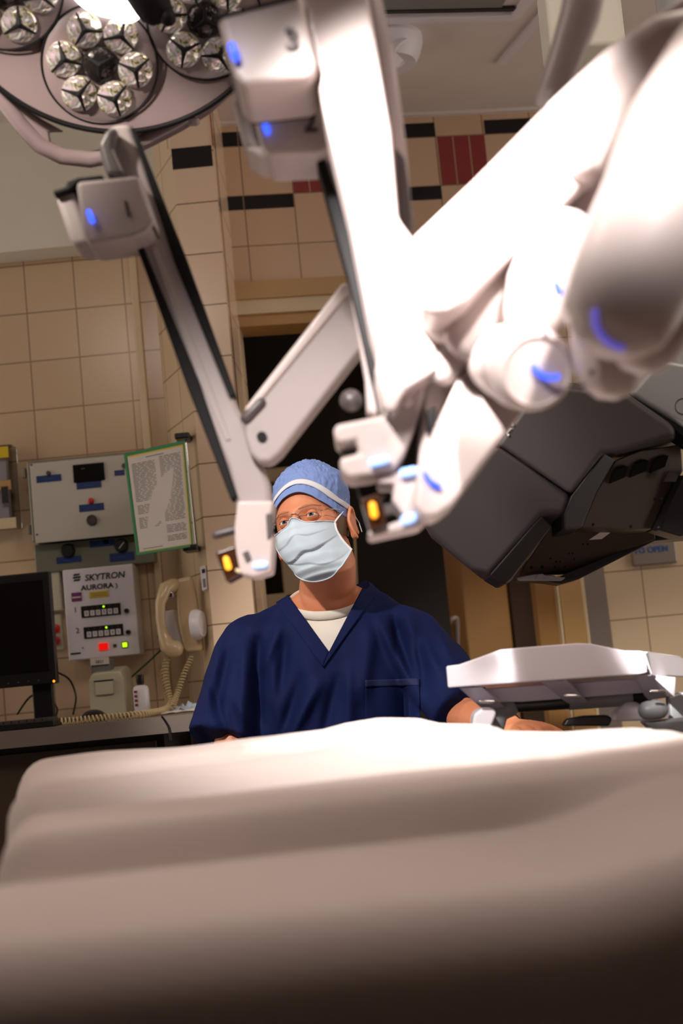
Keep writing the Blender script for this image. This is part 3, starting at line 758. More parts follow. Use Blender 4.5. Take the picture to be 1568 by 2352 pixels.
for k in range(6):
    an = math.radians(-99+60*k); pc = lc+(uu*math.cos(an)+vv*math.sin(an))*283*sc_
    rp = 143*sc_
    pod = MB().lathe(pc, nrm, [(rp, -.02), (rp, -.004), (rp*.96, .0), (rp*.5, -.003), (0, -.004)], seg=64, cap=False).build('lens_pod', 'lamp', sl, smooth=True)
    ring = [pc+(uu*math.cos(a)+vv*math.sin(a))*rp+nrm*.0 for a in [2*math.pi*i/64 for i in range(64)]]
    MB().tube(ring, .0015, closed=True, seg=6).build('pod_seam', 'armk', pod, smooth=True)
    for j in range(7):
        if j == 0: c = pc
        else:
            b = an+math.radians(30+60*j); c = pc+(uu*math.cos(b)+vv*math.sin(b))*88*sc_
        rl = 42*sc_
        ln = MB().lathe(c, nrm, [(rl*1.04, -.006), (rl*1.04, .003), (rl*.97, .006), (rl*.8, .010), (rl*.45, .014), (0, .0155)], seg=28, cap=False).build('lens', 'lensd' if j == 0 else 'lens', sl, smooth=True)
        mb = MB(); r0 = random.uniform(0, 2)
        for q in range(3):
            t = r0+q*2.094; e = c+(uu*math.cos(t)+vv*math.sin(t))*rl*1.0+nrm*.007
            mb.tube([c+nrm*.019, c.lerp(e, .5)+nrm*.011, e], [.0050, .0028, .0018], seg=6)
        mb.build('lens_bracket', 'armk', ln, smooth=True)
# central handle and glow
gl = MB().lathe(lc+nrm*.0-vv*.03, nrm, [(.0, .0), (.075, .0), (.085, .02), (.06, .05), (.0, .055)], seg=40, cap=False).build('lit_centre', 'glow', sl, smooth=True)
for o_ in (gl,): pass
MB().ball(LP(283, 22, .035), (.026, .026, .018)).build('centre_lamp', 'glow', sl, smooth=True)
MB().tube([LP(300, -120, .05), LP(330, -30, .09), LP(345, 8, .10)], [.04, .036, .030], seg=24).build('sterile_handle', 'armk', sl, smooth=True)
MB().tube([LP(372, 12, .1), LP(378, 34, .12)], [.012, .013], seg=18).build('camera_knob', 'armk', sl, smooth=True)
# outer grab rail
ra = [LP(x, y, -.035) for x, y in ((-60, 200), (0, 292), (45, 348), (100, 378), (170, 388), (240, 376), (320, 340), (400, 302), (470, 262), (540, 205))]
MB().tube(ra, [(.0145, .0145)]*10, seg=16).build('grab_rail', 'lamp', sl, smooth=True)
for seq in (((-80, 150), (-60, 200), (0, 300), (55, 355), (75, 345), (72, 318), (110, 318), (60, 288), (0, 245)), ((215, 372), (330, 345), (400, 305), (480, 265), (545, 212), (500, 222), (430, 262), (330, 305), (220, 322), (225, 350))):
    f = [LP(x, y, -.03) for x, y in seq]; MB().hexa(f, [p-nrm*.02 for p in f]).build('rail_bracket', 'lamp', sl, bevel=.004)
MB().lathe(LP(438, 293, -.03), -vv, [(.012, -.004), (.012, .006), (.008, .009)], seg=20).build('rail_knob', 'armg', sl, smooth=True)
# suspension arm behind the head
MB().tube([lc-nrm*.12, lc-nrm*.2+Z*.15, Vector((lc.x-.1, lc.y+.35, CEIL-.02))], [.045, .04, .04], seg=24).build('suspension_arm', 'lamp', sl, smooth=True)

# ================================================================== SURGICAL ROBOT
rb = thing('surgical_robot', 'white multi-arm surgical robot with blue indicator lights reaching over the table', 'surgical robot', (1.15, 1.5, 0))
def led(parent, pts, d, r=6, m_='led'):
    return rod('indicator_light', [(x, y, d, r) for x, y in pts], m_, parent, seg=10)
# ---------- arm 1
D1 = 1.95
a1 = plate('instrument_arm', [(236, 300), (262, 284), (300, 282), (400, 560), (532, 905), (560, 960), (620, 1110), (628, 1190), (548, 1190), (520, 1075), (440, 880), (310, 545)], D1, .055, 'armg', rb, .012)  # same plastic as its mount, drawn grey for the shade
a1['label'] = 'instrument arm numbered 1, left of the other arms'
plate('rail_edge', [(298, 286), (312, 300), (425, 585), (540, 905), (528, 915), (400, 600)], D1-.004, .04, 'armk', a1, .002)
plate('rail_edge', [(308, 552), (322, 548), (455, 870), (545, 1140), (530, 1148), (430, 890)], D1-.006, .04, 'armk', a1, .002)
plate('rail_groove', [(345, 570), (358, 568), (470, 850), (530, 1010), (518, 1012), (450, 860)], D1-.002, .01, 'armg', a1, .001)
plate('motor_housing', [(222, 330), (240, 296), (268, 286), (262, 340), (290, 402), (245, 405), (238, 385)], D1-.03, .08, 'armd', a1, .01)
bx1 = plate('carriage', [(172, 415), (320, 400), (356, 505), (345, 530), (300, 548), (205, 562), (190, 540)], D1-.06, .09, 'armg', a1, .012)
plate('side_cover', [(122, 440), (168, 430), (212, 560), (172, 566), (158, 548)], D1-.03, .08, 'armg', a1, .01)
plate('black_seal', [(120, 436), (150, 428), (152, 416), (180, 406), (235, 400), (240, 412), (180, 420), (160, 438), (124, 450)], D1-.04, .07, 'armk', a1, .004)
led(bx1, [(204, 487), (212, 508)], D1-.066, 7)
text('arm_number', '1', P(293, 482, D1-.063), .03, _R, (_U*.96-_R*.2), 'armd', bx1, .0005, .001)
# link towards the shoulder
lk = plate('linkage', [(562, 948), (795, 655), (812, 668), (840, 790), (645, 1040), (620, 1062), (592, 1062), (572, 1040), (560, 1000)], D1-.03, .06, 'armg', a1, .012)
M['armgl'] = M['arm']
plate('linkage_lit_top', [(560, 938), (786, 648), (806, 650), (804, 672), (566, 962)], D1-.035, .065, 'arm', a1, .005)  # whiter strip paints the lit top of the link
MB().lathe(P(601, 1003, D1-.032), -Y, [(.007, 0), (.007, .002)], seg=20).build('pivot_cap', 'armk', lk)
MB().tube([P(565, 960, D1-.03), P(598, 925, D1-.03)], .008, seg=12).build('link_latch', 'armd', lk, smooth=True)
# nose
ns = plate('instrument_mount', [(545, 1150), (628, 1150), (618, 1215), (628, 1225), (622, 1312), (582, 1325), (548, 1318), (540, 1270), (538, 1210)], D1-.03, .09, 'arm', a1, .01)
MB().tube([P(496, 1228, D1), P(548, 1214, D1)], .006, seg=12).build('clamp_lever', 'armd', a1, smooth=True)
am = plate('sensor_block', [(494, 1268), (540, 1252), (556, 1318), (520, 1338)], D1-.03, .05, 'amberhouse', a1, .003)
rod('amber_light', [(519, 1284, D1-.034, 7), (524, 1302, D1-.034, 8)], 'amber', am, seg=12)
rod('amber_light', [(545, 1310, D1-.036, 5), (548, 1312, D1-.036, 5)], 'tan2', am, seg=10)
plate('latch', [(556, 1270), (570, 1264), (578, 1285), (566, 1294)], D1-.032, .01, 'armd', a1, .001)
plate('cable_clip', [(610, 1180), (624, 1178), (626, 1228), (614, 1240)], D1-.034, .02, 'armd', a1, .002)
led(ns, [(588, 1298), (606, 1296)], D1-.034, 8, 'ledc')

# ---------- arm 2
D2 = 1.72
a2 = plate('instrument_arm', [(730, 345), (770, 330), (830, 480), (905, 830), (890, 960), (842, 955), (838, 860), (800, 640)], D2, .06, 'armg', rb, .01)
a2['label'] = 'instrument arm numbered 2, grey rail with black edge'
plate('rail_edge', [(722, 352), (742, 348), (812, 560), (872, 860), (885, 950), (868, 950), (800, 640)], D2-.02, .05, 'armk', a2, .002)
bx2 = plate('carriage', [(568, 208), (740, 192), (765, 330), (735, 352), (620, 358), (600, 340)], D2-.05, .10, 'arm', a2, .012)
plate('side_cover', [(530, 222), (572, 210), (612, 345), (580, 352), (560, 332)], D2-.02, .09, 'armg', a2, .01)
plate('underside', [(560, 335), (735, 335), (735, 356), (640, 366), (590, 358)], D2-.03, .08, 'arm', a2, .008)
led(bx2, [(606, 278), (614, 302)], D2-.056, 8)
text('arm_number', '2', P(712, 282, D2-.054), .034, _R, (_U*.98-_R*.12), 'armd', bx2, .0005, .001)
# mount of arm 2
n2 = plate('instrument_mount', [(768, 975), (905, 948), (950, 880), (985, 870), (960, 960), (930, 1040), (905, 1080), (850, 1092), (800, 1098), (782, 1080), (778, 1052), (825, 1040), (818, 1012), (778, 1020), (765, 1000)], D2-.12, .09, 'arm', a2, .014)
led(n2, [(856, 1062), (884, 1055)], D2-.128, 10, 'ledc')
plate('clamp', [(780, 1018), (824, 1010), (826, 1040), (782, 1048)], D2-.07, .04, 'armd', a2, .004)
MB().ball(P(806, 920, D2+.1), .015).build('pivot_knob', 'armd', a2, smooth=True)
plate('black_cover', [(795, 1090), (880, 1085), (890, 1120), (850, 1200), (835, 1150), (822, 1135), (820, 1110)], D2-.02, .05, 'armk', a2, .005)
# ---------- arm 3 (bright column)
D3 = 1.55
a3 = plate('instrument_arm', [(684, -60), (838, -60), (852, 30), (898, 300), (915, 500), (950, 548), (1000, 720), (1006, 850), (930, 900), (905, 950), (880, 940), (862, 850), (868, 800), (850, 740), (800, 480), (742, 250)], D3, .10, 'arm', rb, .02)
a3['label'] = 'instrument arm numbered 3, brightest column in the middle'
rod('rear_housing', [(820, -60, D3+.07, 45), (862, 120, D3+.07, 44), (893, 330, D3+.07, 40), (920, 480, D3+.07, 26)], 'armg', a3)
plate('rail_edge', [(905, 330), (930, 360), (950, 500), (946, 548), (920, 520)], D3+.05, .06, 'armd', a3, .004)
bx3 = plate('carriage', [(498, 35), (690, -20), (730, 150), (715, 178), (560, 196), (538, 170)], D3-.02, .12, 'arm', a3, .012)
plate('side_cover', [(500, 25), (512, 18), (560, 190), (540, 185), (525, 150)], D3, .1, 'armd', a3, .004)
plate('top_seal', [(496, 34), (680, -14), (686, -4), (500, 42)], D3-.022, .1, 'armk', a3, .002)
plate('underside', [(545, 172), (716, 150), (720, 184), (570, 200)], D3-.01, .11, 'arm', a3, .008)
plate('lower_seal', [(560, 196), (718, 184), (720, 196), (566, 212)], D3+.01, .1, 'armk', a3, .002)
led(bx3, [(532, 106), (540, 132)], D3-.028, 10)
text('arm_number', '3', P(670, 92, D3-.0235), .034, _R, (_U*.98-_R*.1), 'armd', bx3, .0005, .001)
# mount of arm 3
n3 = plate('instrument_mount', [(865, 1095), (960, 1072), (975, 900), (1010, 800), (1060, 780), (1040, 900), (1000, 990), (985, 1075), (985, 1190), (965, 1210), (850, 1235), (842, 1222), (930, 1190), (900, 1150), (905, 1112), (870, 1112)], D3+.06, .08, 'arm', a3, .01)
led(n3, [(926, 1086), (950, 1081)], D3+.052, 10, 'ledc')
led(n3, [(930, 1194), (945, 1189)], D3+.052, 11, 'ledc')
am = plate('sensor_block', [(828, 1145), (872, 1132), (888, 1205), (850, 1220)], D3+.05, .05, 'amberhouse', a3, .003)
rod('amber_light', [(855, 1160, D3+.045, 8), (859, 1182, D3+.045, 9)], 'amber', am, seg=12)
plate('latch', [(880, 1160), (906, 1155), (912, 1175), (884, 1185)], D3+.05, .01, 'armd', a3, .001)
plate('side_clip', [(976, 940), (1004, 932), (1000, 990), (986, 1010)], D3+.03, .02, 'armk', a3, .004)
plate('side_clip', [(966, 1105), (976, 1100), (974, 1125), (966, 1122)], D3+.05, .02, 'armk', a3, .001)
rod('hinge_screw', [(932, 920, D3+.02, 12), (934, 922, D3+.025, 12)], 'arm', a3, seg=14)
# main link of arm 3 up to the right
def beam(name, pts, m_, parent, flat=.7, bev=None):
    ps = [P(a, b, c) for a, b, c, r in pts]; rs = [(r*M2P(c), r*M2P(c)*flat) for a, b, c, r in pts]
    return MB().tube(ps, rs, seg=32, up=(0, 1, 0)).build(name, m_, parent, smooth=True)
plate('forearm_link', [(946, 545), (1090, 408), (1245, 250), (1420, 90), (1640, -60), (1700, 100), (1400, 372), (1240, 520), (1075, 690), (1030, 716), (985, 720), (962, 690), (950, 600)], D3-.10, .10, 'arm', a3, .025)
beam('wrist_joint', [(985, 660, D3-.02, 70), (1030, 740, D3, 60)], 'arm', a3, .9)
MB().lathe(P(995, 628, D3-.102), -Y, [(.009, 0), (.009, .001)], seg=20).build('pivot_cap', 'tan2', a3)
rod('upper_hose', [(1262, 230, D3+.15, 34), (1292, 150, D3+.15, 40), (1330, 40, D3+.15, 48), (1350, -60, D3+.15, 50)], 'armg', a3)
# ---------- arm 4 (right, with grey link)
D4 = 1.48
a4 = plate('instrument_arm', [(1140, 770), (1215, 850), (1200, 945), (1040, 1160), (1005, 1188), (972, 1190), (950, 1165), (958, 1090), (985, 1010), (1030, 915), (1060, 850)], D4+.08, .09, 'arm', rb, .025)
a4['label'] = 'instrument arm with broad pale lower link in front of the dark monitor'
led(a4, [(975, 1088), (988, 1106), (1008, 1117)], D4+.074, 6)
beam('upper_link', [(1380, 440, D4+.05, 100), (1230, 590, D4+.05, 95), (1130, 700, D4+.04, 85), (1070, 790, D4+.05, 60)], 'arm', a4, .6)
beam('wrist_joint', [(1060, 780, D4+.08, 48), (1010, 850, D4+.09, 42)], 'arm', a4, .8)
beam('elbow_joint', [(1290, 560, D4+.0, 95), (1240, 660, D4-.02, 80), (1230, 720, D4-.01, 76)], 'arm', a4, .9)
led(a4, [(1276, 652), (1284, 672)], D4-.10, 9)
# round joint with arc
jc = P(1225, 850, D4-.04); jn = (CAM-jc).normalized(); jn = (jn+_R*.35-_U*.12).normalized()
rj = 98*M2P(D4)
jt = MB().lathe(jc-jn*.03, jn, [(rj*.90, -.07), (rj*.98, -.02), (rj, 0), (rj, .02), (rj*.93, .035), (rj*.8, .04), (rj*.78, .037), (0, .037)], seg=56, cap=False).build('rotary_joint', 'arm', a4, smooth=True)
MB().lathe(jc-jn*.035, jn, [(rj*1.01, 0), (rj*1.015, .004), (rj*1.01, .008)], seg=56, cap=False).build('joint_ring', 'armg', a4, smooth=True)
xu = _R; 
arc = [jc+jn*.012+(_R*math.cos(t)+_U*math.sin(t))*rj*.42+_R*.014+_U*.012 for t in [math.radians(v) for v in range(200, 291, 10)]]
MB().tube(arc, .003, seg=8).build('indicator_light', 'led', jt, smooth=True)
# ---------- upper arm / shoulder nearest
D5 = 1.30
a5 = rod('shoulder_arm', [(1700, 180, D5+.06, 190), (1600, 320, D5+.02, 178), (1520, 500, D5, 162), (1445, 650, D5, 150), (1430, 690, D5, 144)], 'arm', rb, seg=48)
a5['label'] = 'thick rounded shoulder arm filling the right edge'
arc = [P(1365+75*(1-math.cos(t))*1.0, 728+72*math.sin(t), D5-.16) for t in [math.radians(v) for v in range(-10, 86, 9)]]
c5 = P(1425, 700, D5); arc2 = []
led_pts = []
bvo = BVHTree.FromObject(a5, bpy.context.evaluated_depsgraph_get())
for p in arc:
    d = (p-CAM).normalized(); h = bvo.ray_cast(CAM-ORIG[a5], d)
    # arm's origin is not at the world's; shift the ray instead
    if h[0] is not None: led_pts.append(h[0]+ORIG[a5]-d*.001)
if len(led_pts) > 2: MB().tube(led_pts, .0034, seg=8).build('indicator_light', 'leds', a5, smooth=True)
plate('upper_link', [(1225, 255), (1400, 90), (1500, 20), (1700, -30), (1700, 300), (1480, 240), (1390, 380), (1330, 420)], D5+.12, .1, 'arm', a5, .03)
rod('joint_knuckle', [(1390, 780, D5+.12, 85), (1400, 840, D5+.12, 82)], 'arm', a5, seg=40)
for px, py in ((1358, 855), (1335, 885)): MB().ball(P(px, py, D5+.065), .003).build('screw', 'armd', a5)
rod('side_knuckle', [(1540, 700, D5+.05, 90), (1480, 780, D5+.06, 85)], 'arm', a5, seg=32)
# cart column out to the right so the arms hang on something
MB().tube([Vector((1.15, 1.5, .12)), Vector((1.15, 1.5, 2.2))], .11, seg=32).build('cart_column', 'arm', rb, smooth=True)
MB().box((.85, 1.2, .0), (1.45, 1.8, .13)).build('cart_base', 'armg', rb, bevel=.03)
MB().tube([Vector((1.15, 1.5, 2.15)), P(1720, 60, D5+.15), P(1700, 180, D5+.12)], .07, seg=24).build('overhead_boom', 'arm', rb, smooth=True)

# ================================================================== DARK MONITOR HOUSING (right)
DM = 2.75
mh = thing('monitor_housing', 'large charcoal plastic equipment housing hanging tilted at the right behind the arms', 'equipment housing', P(1250, 1150, DM))
A = {  # px, py, depth
 'tl': (1090, 1060, 2.62), 'seamL': (1139, 1021, 2.60), 'seamR': (1311, 1139, 2.60), 'f1': (1246, 1179, 2.62), 'f2': (1123, 1322, 2.64), 'll': (968, 1190, 2.70)}
def poly(name, pts, m_, parent, back=None, th=.03, bevel=.006):
    fr = [P(*p) for p in pts]
    bk_ = [P(*p) for p in back] if back else [q+Vector((.0, th, 0)) for q in fr]
    return MB().hexa(fr, bk_).build(name, m_, parent, bevel=bevel)
def onplane(px, py, c, n):
    r = ray(px, py); n = Vector(n); return (r*((Vector(c)-CAM).dot(n)/r.dot(n))+CAM).y
cS = P(1225, 1080, 2.60)
def fs_(px, py): return (px, py, onplane(px, py, cS, (-.10, -1, -.42)))
def us_(px, py): return (px, py, onplane(px, py, cS, (-.02, -1, -.10)))
# lower front shell
poly('front_shell', [fs_(1139, 1022), fs_(1311, 1139), fs_(1297, 1180), fs_(1246, 1180), fs_(1122, 1322), fs_(1080, 1310), fs_(990, 1228), fs_(966, 1190), fs_(1010, 1130)], 'mon', mh,
     back=[(1160, 1040, 2.85), (1335, 1150, 2.85), (1332, 1210, 2.85), (1272, 1205, 2.85), (1170, 1344, 2.88), (1115, 1337, 2.88), (990, 1236, 2.88), (966, 1195, 2.88), (1010, 1150, 2.86)], bevel=.012)
# upper shell
poly('upper_shell', [us_(1140, 1020), us_(1190, 950), us_(1240, 880), us_(1440, 905), us_(1540, 975), us_(1552, 1000), us_(1410, 1040), us_(1385, 1040), us_(1312, 1137)], 'mon', mh,
     back=[(1160, 1035, 2.88), (1200, 950, 2.88), (1240, 870, 2.9), (1440, 895, 2.9), (1568, 985, 2.9), (1568, 1020, 2.9), (1430, 1060, 2.88), (1415, 1056, 2.88), (1336, 1150, 2.88)], bevel=.014)
# dark side wall
poly('side_wall', [(1388, 1040, 2.605), (1414, 1054, 2.63), (1370, 1130, 2.64), (1336, 1212, 2.66), (1296, 1216, 2.63), (1297, 1180, 2.61), (1312, 1139, 2.602)], 'mon2', mh, th=.2, bevel=.004)
# vented rear panel
poly('vent_panel', [(1414, 1056, 2.66), (1470, 1034, 2.68), (1564, 1020, 2.72), (1568, 1080, 2.74), (1500, 1214, 2.76), (1450, 1216, 2.72), (1336, 1211, 2.67), (1371, 1128, 2.65)], 'plate', mh, th=.1, bevel=.003)
for cx, cy in ((1421, 1090), (1468, 1076), (1513, 1066)):
    dv_ = 2.655+.0005*(cx-1414)*.9-.004
    poly('vent', [(cx-19, cy+8, dv_), (cx-10, cy-10, dv_), (cx+22, cy-20, dv_+.01), (cx+14, cy+6, dv_+.01), (cx-20, cy+20, dv_)], 'armk', mh, th=.01, bevel=0)
poly('tab', [(1524, 1105, 2.70), (1537, 1080, 2.70), (1558, 1090, 2.70), (1552, 1106, 2.70)], 'armd', mh, th=.01, bevel=0)
for px, py in ((1361, 1204), (1448, 1209), (1512, 1212), (1504, 1146), (1517, 1146)):
    MB().ball(P(px, py, 2.68), .0035, seg=10, rings=8).build('screw', 'armk', mh, smooth=True)
# lower plate
lp = poly('rear_plate', [(1268, 1207, 2.79), (1338, 1212, 2.79), (1440, 1218, 2.82), (1502, 1216, 2.86), (1505, 1238, 2.87), (1300, 1318, 2.86), (1194, 1322, 2.84), (1205, 1300, 2.82)], 'plate', mh, th=.03, bevel=.002)
poly('barcode_sticker', [(1352, 1240, 2.782), (1385, 1218, 2.782), (1411, 1216, 2.784), (1382, 1238, 2.784)], 'paper', mh, th=.002, bevel=0)
for i in range(12):
    px, py = [(1339, 1250), (1349, 1250), (1306, 1271), (1315, 1271), (1264, 1283), (1277, 1290), (1286, 1290), (1318, 1284), (1220, 1304), (1245, 1303), (1275, 1304), (1298, 1303)][i]
    MB().ball(P(px, py, 2.788+.0002*(py-1240)), .0022 if i < 8 else .0034, seg=8, rings=6).build('rivet', 'armk', mh)
# lower rim (thick black band of the screen frame)
poly('screen_rim', [(1186, 1330, 2.84), (1290, 1332, 2.84), (1510, 1224, 2.88), (1640, 1180, 2.9), (1640, 1230, 2.9), (1504, 1242, 2.88), (1330, 1330, 2.84), (1290, 1341, 2.83), (1262, 1336, 2.83)], 'mon2', mh, th=.09, bevel=.006)
poly('side_skirt', [(1246, 1180, 2.635), (1270, 1206, 2.68), (1175, 1330, 2.72), (1160, 1344, 2.72), (1123, 1322, 2.68)], 'mon2', mh, th=.15, bevel=.006)
poly('edge_bracket', [(1186, 1326, 2.80), (1230, 1318, 2.80), (1298, 1326, 2.80), (1290, 1334, 2.80), (1190, 1334, 2.80)], 'silver', mh, th=.01, bevel=.002)
poly('edge_bracket', [(1228, 1328, 2.799), (1236, 1318, 2.799), (1248, 1318, 2.799), (1242, 1334, 2.799)], 'silver', mh, th=.01, bevel=.001)
poly('lower_flange', [(1500, 1214, 2.74), (1568, 1090, 2.72), (1640, 1090, 2.74), (1640, 1220, 2.78), (1560, 1232, 2.78)], 'mon2', mh, th=.08, bevel=.004)
poly('dark_gap', [(1498, 1214, 2.738), (1556, 1092, 2.715), (1570, 1092, 2.715), (1510, 1218, 2.738)], 'armk', mh, th=.02, bevel=0)  # solid black strip standing in for the shade in the gap
# silver arm
poly('silver_arm', [(1440, 905, 2.63), (1505, 832, 2.63), (1540, 826, 2.63), (1680, 850, 2.63), (1680, 1060, 2.63), (1600, 1000, 2.63)], 'silver', mh, th=.09, bevel=.012)
poly('arm_gap_shade', [(1436, 908, 2.635), (1446, 902, 2.635), (1640, 1026, 2.635), (1640, 1050, 2.635), (1545, 985, 2.635)], 'armk', mh, th=.09, bevel=.003)  # black strip drawn for the dark gap beside the silver arm
ring = [P(1568+18*math.cos(t), 933+18*math.sin(t), 2.629) for t in [2*math.pi*i/32 for i in range(32)]]
MB().tube(ring, .0007, closed=True, seg=6).build('cover_plug', 'armd', mh)
# light marks (letter i)
q_ = us_(1166, 988)[2]-.003
poly('maker_mark', [(1157, 993, q_), (1166, 982, q_), (1176, 984, q_), (1164, 997, q_)], 'white', mh, th=.001, bevel=0)
MB().ball(P(1177, 976, q_+.001), .0035, seg=14, rings=8).build('maker_mark', 'white', mh, smooth=True)
poly('maker_mark', [(1163, 999, q_), (1166, 995, q_), (1170, 998, q_), (1167, 1002, q_)], 'white', mh, th=.001, bevel=0)
MB().tube([P(1600, 950, 2.68), Vector((P(1700, 900, 2.7).x, 2.75, 2.0)), Vector((P(1700, 900, 2.7).x, 2.8, CEIL-.001))], .05, seg=24).build('support_boom', 'silver', mh, smooth=True)

# ================================================================== WHITE TRAY BRACKET (right, above the table)
DT = 2.42
tr = thing('armrest_tray', 'white moulded tray on a black rail at the right beyond the table', 'tray', P(1300, 1560, DT))
front = [(1025, 1530), (1055, 1526), (1100, 1510), (1149, 1492), (1200, 1487), (1325, 1477), (1355, 1478), (1395, 1486), (1434, 1494), (1471, 1495), (1484, 1498), (1486, 1545), (1467, 1549), (1250, 1564), (1029, 1580)]
plate('front_rail', front, DT, .012, 'white', tr, .003)
plate('side_rail', [(1476, 1497, DT), (1486, 1497, DT), (1561, 1507, DT+.16), (1580, 1520, DT+.2), (1580, 1556, DT+.2), (1497, 1551, DT)], DT, .012, 'white', tr, .003)
plate('deck', [(1035, 1572, DT+.01), (1484, 1544, DT+.01), (1570, 1550, DT+.20), (1160, 1582, DT+.20)], DT, .006, 'lav', tr, .001, dirv=(0, 0, 1))
for pts_ in ([(1055, 1580), (1108, 1578), (1162, 1626), (1107, 1627)], [(1246, 1566), (1302, 1562), (1356, 1616), (1305, 1617)], [(1460, 1552), (1505, 1550), (1550, 1600), (1488, 1608)]):
    plate('support_rib', [(x, y, DT+.01+.1*(i in (2, 3))) for i, (x, y) in enumerate(pts_)], DT, .02, 'lav', tr, .002)
plate('back_web', [(1110, 1582), (1490, 1556), (1495, 1590), (1200, 1612), (1150, 1612)], DT+.10, .01, 'lav', tr, .002)
plate('end_web', [(1505, 1551), (1552, 1556), (1549, 1602), (1505, 1560)], DT+.02, .06, 'white', tr, .002)
for px, py in ((1108, 1611), (1304, 1598), (1500, 1588)):
    MB().tube([P(px-6, py, DT+.0), P(px+26, py+1, DT+.0)], .003, seg=10).build('bolt', 'chrome', tr, smooth=True)
# rail under the tray
MB().tube([P(1170, 1620, DT+.12), P(1480, 1600, DT+.12)], .0135, seg=20).build('black_rail', 'black', tr, smooth=True)
for a_, b_ in (((1305, 1612), (1450, 1602)),): MB().tube([P(*a_, DT+.12), P(*b_, DT+.12)], .0145, seg=20, rnd=False).build('rail_sleeve', 'grey', tr, smooth=True)
rod('rail_elbow', [(1170, 1625, DT+.12, 22), (1145, 1640, DT+.12, 22), (1135, 1680, DT+.12, 20), (1135, 1730, DT+.12, 20)], 'grey', tr)
plate('end_cover', [(1085, 1660), (1088, 1640), (1105, 1627), (1135, 1627), (1140, 1640), (1128, 1670), (1125, 1720), (1086, 1720)], DT+.02, .06, 'white', tr, .01)
MB().tube([P(1487, 1632, DT+.05), P(1512, 1630, DT+.05)], .0165, seg=28).build('pivot_barrel', 'grey', tr, smooth=True)
plate('side_block', [(1410, 1640), (1440, 1612), (1466, 1612), (1490, 1655), (1410, 1658)], DT+.10, .05, 'white', tr, .006)
plate('support_arm', [(1478, 1658), (1570, 1650), (1700, 1640), (1700, 1690), (1540, 1692), (1500, 1680)], DT+.05, .05, 'grey', tr, .006)
plate('support_arm', [(1535, 1600), (1568, 1590), (1700, 1585), (1700, 1640), (1540, 1655)], DT+.09, .03, 'silver', tr, .004)
plate('grip', [(1291, 1668), (1300, 1652), (1340, 1644), (1395, 1642), (1407, 1650), (1400, 1668)], DT+.05, .02, 'black', tr, .004)
MB().box((P(1620, 1670, DT+.05).x, DT+.04, 0), (P(1690, 1670, DT+.05).x, DT+.11, P(1620, 1670, DT+.05).z)).build('stand_post', 'grey', tr, bevel=.01)

# ================================================================== OPERATING TABLE
tb = thing('operating_table', 'operating table draped in a white sheet filling the foreground', 'table', (.1, 1.35, 0))
sil = [(-120, 1790), (-20, 1775), (20, 1768), (50, 1742), (200, 1728), (400, 1708), (500, 1697), (620, 1686), (740, 1668), (790, 1654), (870, 1642), (960, 1644), (1010, 1656), (1120, 1662), (1150, 1676), (1300, 1678), (1400, 1668), (1460, 1662), (1500, 1674), (1535, 1705), (1568, 1712), (1700, 1712)]
YF = 2.12
silw = [P(x, y, YF) for x, y in sil]
def zfar(x):
    for a, b in zip(silw, silw[1:]):
        if a.x <= x <= b.x: t = (x-a.x)/(b.x-a.x); return a.z+(b.z-a.z)*t
    return silw[0].z if x < silw[0].x else silw[-1].z
ZT = .868
XR = .62
def ss(t): t = min(max(t, 0), 1); return t*t*(3-2*t)
def ystep(x): return 1.27+.12*(x+.3)
def XLy(y): return -.62*(1-ss((y-1.14)/.12))+ss((y-1.14)/.12)*(-.291-.174*max(0, (y-1.28))/.84)
XL = -.36
def topz(x, y):
    t = ss((y-1.40)/(YF-1.40)*1.15)
    z = (ZT+.012)*(1-t)+zfar(x)*t
    rt = 1-ss((x-.10)/.18)
    # pad lying on the lower sheet, its near edge
    z -= .030*(1-ss((y-ystep(x))/.055+.5))*(.25+.75*rt)
    z -= .020*math.exp(-((y-ystep(x)+.035)/.025)**2)*rt
    # folds running along the table
    yc = 1.66+.16*(x+.1)
    z += .015*math.exp(-((y-yc)/.05)**2)*rt
    z -= .020*math.exp(-((y-yc+.09)/.03)**2)*rt
    z += .007*math.exp(-((y-1.84-.3*(x-.05))/.05)**2)*math.exp(-((x-.05)/.25)**2)
    z -= .004*t
    z += .005*noise.noise(Vector((x*4, y*5, 1.3)))*t
    z += .004*noise.noise(Vector((x*9, y*14, 4.3)))*t
    return z
NX, NY = 120, 130
vs = []; fs = []
rc = .06
def ynear(x): return .93+.05*x
def rows(s_):
    x = XLy(.7)*(1-s_)+XR*s_
    yn = ynear(x); zt = topz(x, yn+.02); res = []
    for z in (.30, .42, .54, .66, .74, zt-rc): res.append((x, yn-rc, z))
    for a in range(1, 9):
        t = math.pi/2*a/8; res.append((x, yn-rc*math.cos(t), zt-rc+rc*math.sin(t)))
    for i in range(1, 121):
        y = yn+(YF-yn)*i/120; xx = XLy(y)*(1-s_)+XR*s_; res.append((xx, y, topz(xx, y)))
    xx = XLy(YF)*(1-s_)+XR*s_; zt = topz(xx, YF)
    for a in range(1, 7):
        t = math.pi/2*a/6; res.append((xx, YF+.03*math.sin(t), zt-.03*(1-math.cos(t))))
    for z in (.75, .6, .45, .3): res.append((xx, YF+.03, z))
    return res
grid = [rows(i/NX) for i in range(NX+1)]
nr = len(grid[0]); er = .045
allc = []
for z_ in (.5, .3): allc.append([(x-er, y, min(z, .868-z_)) for x, y, z in grid[0]])
for a in range(0, 7):
    t = math.pi/2*(1-a/6); allc.append([(x-er*math.sin(t), y, max(z-er*(1-math.cos(t)), .3)) for x, y, z in grid[0]])
allc += grid[1:-1]
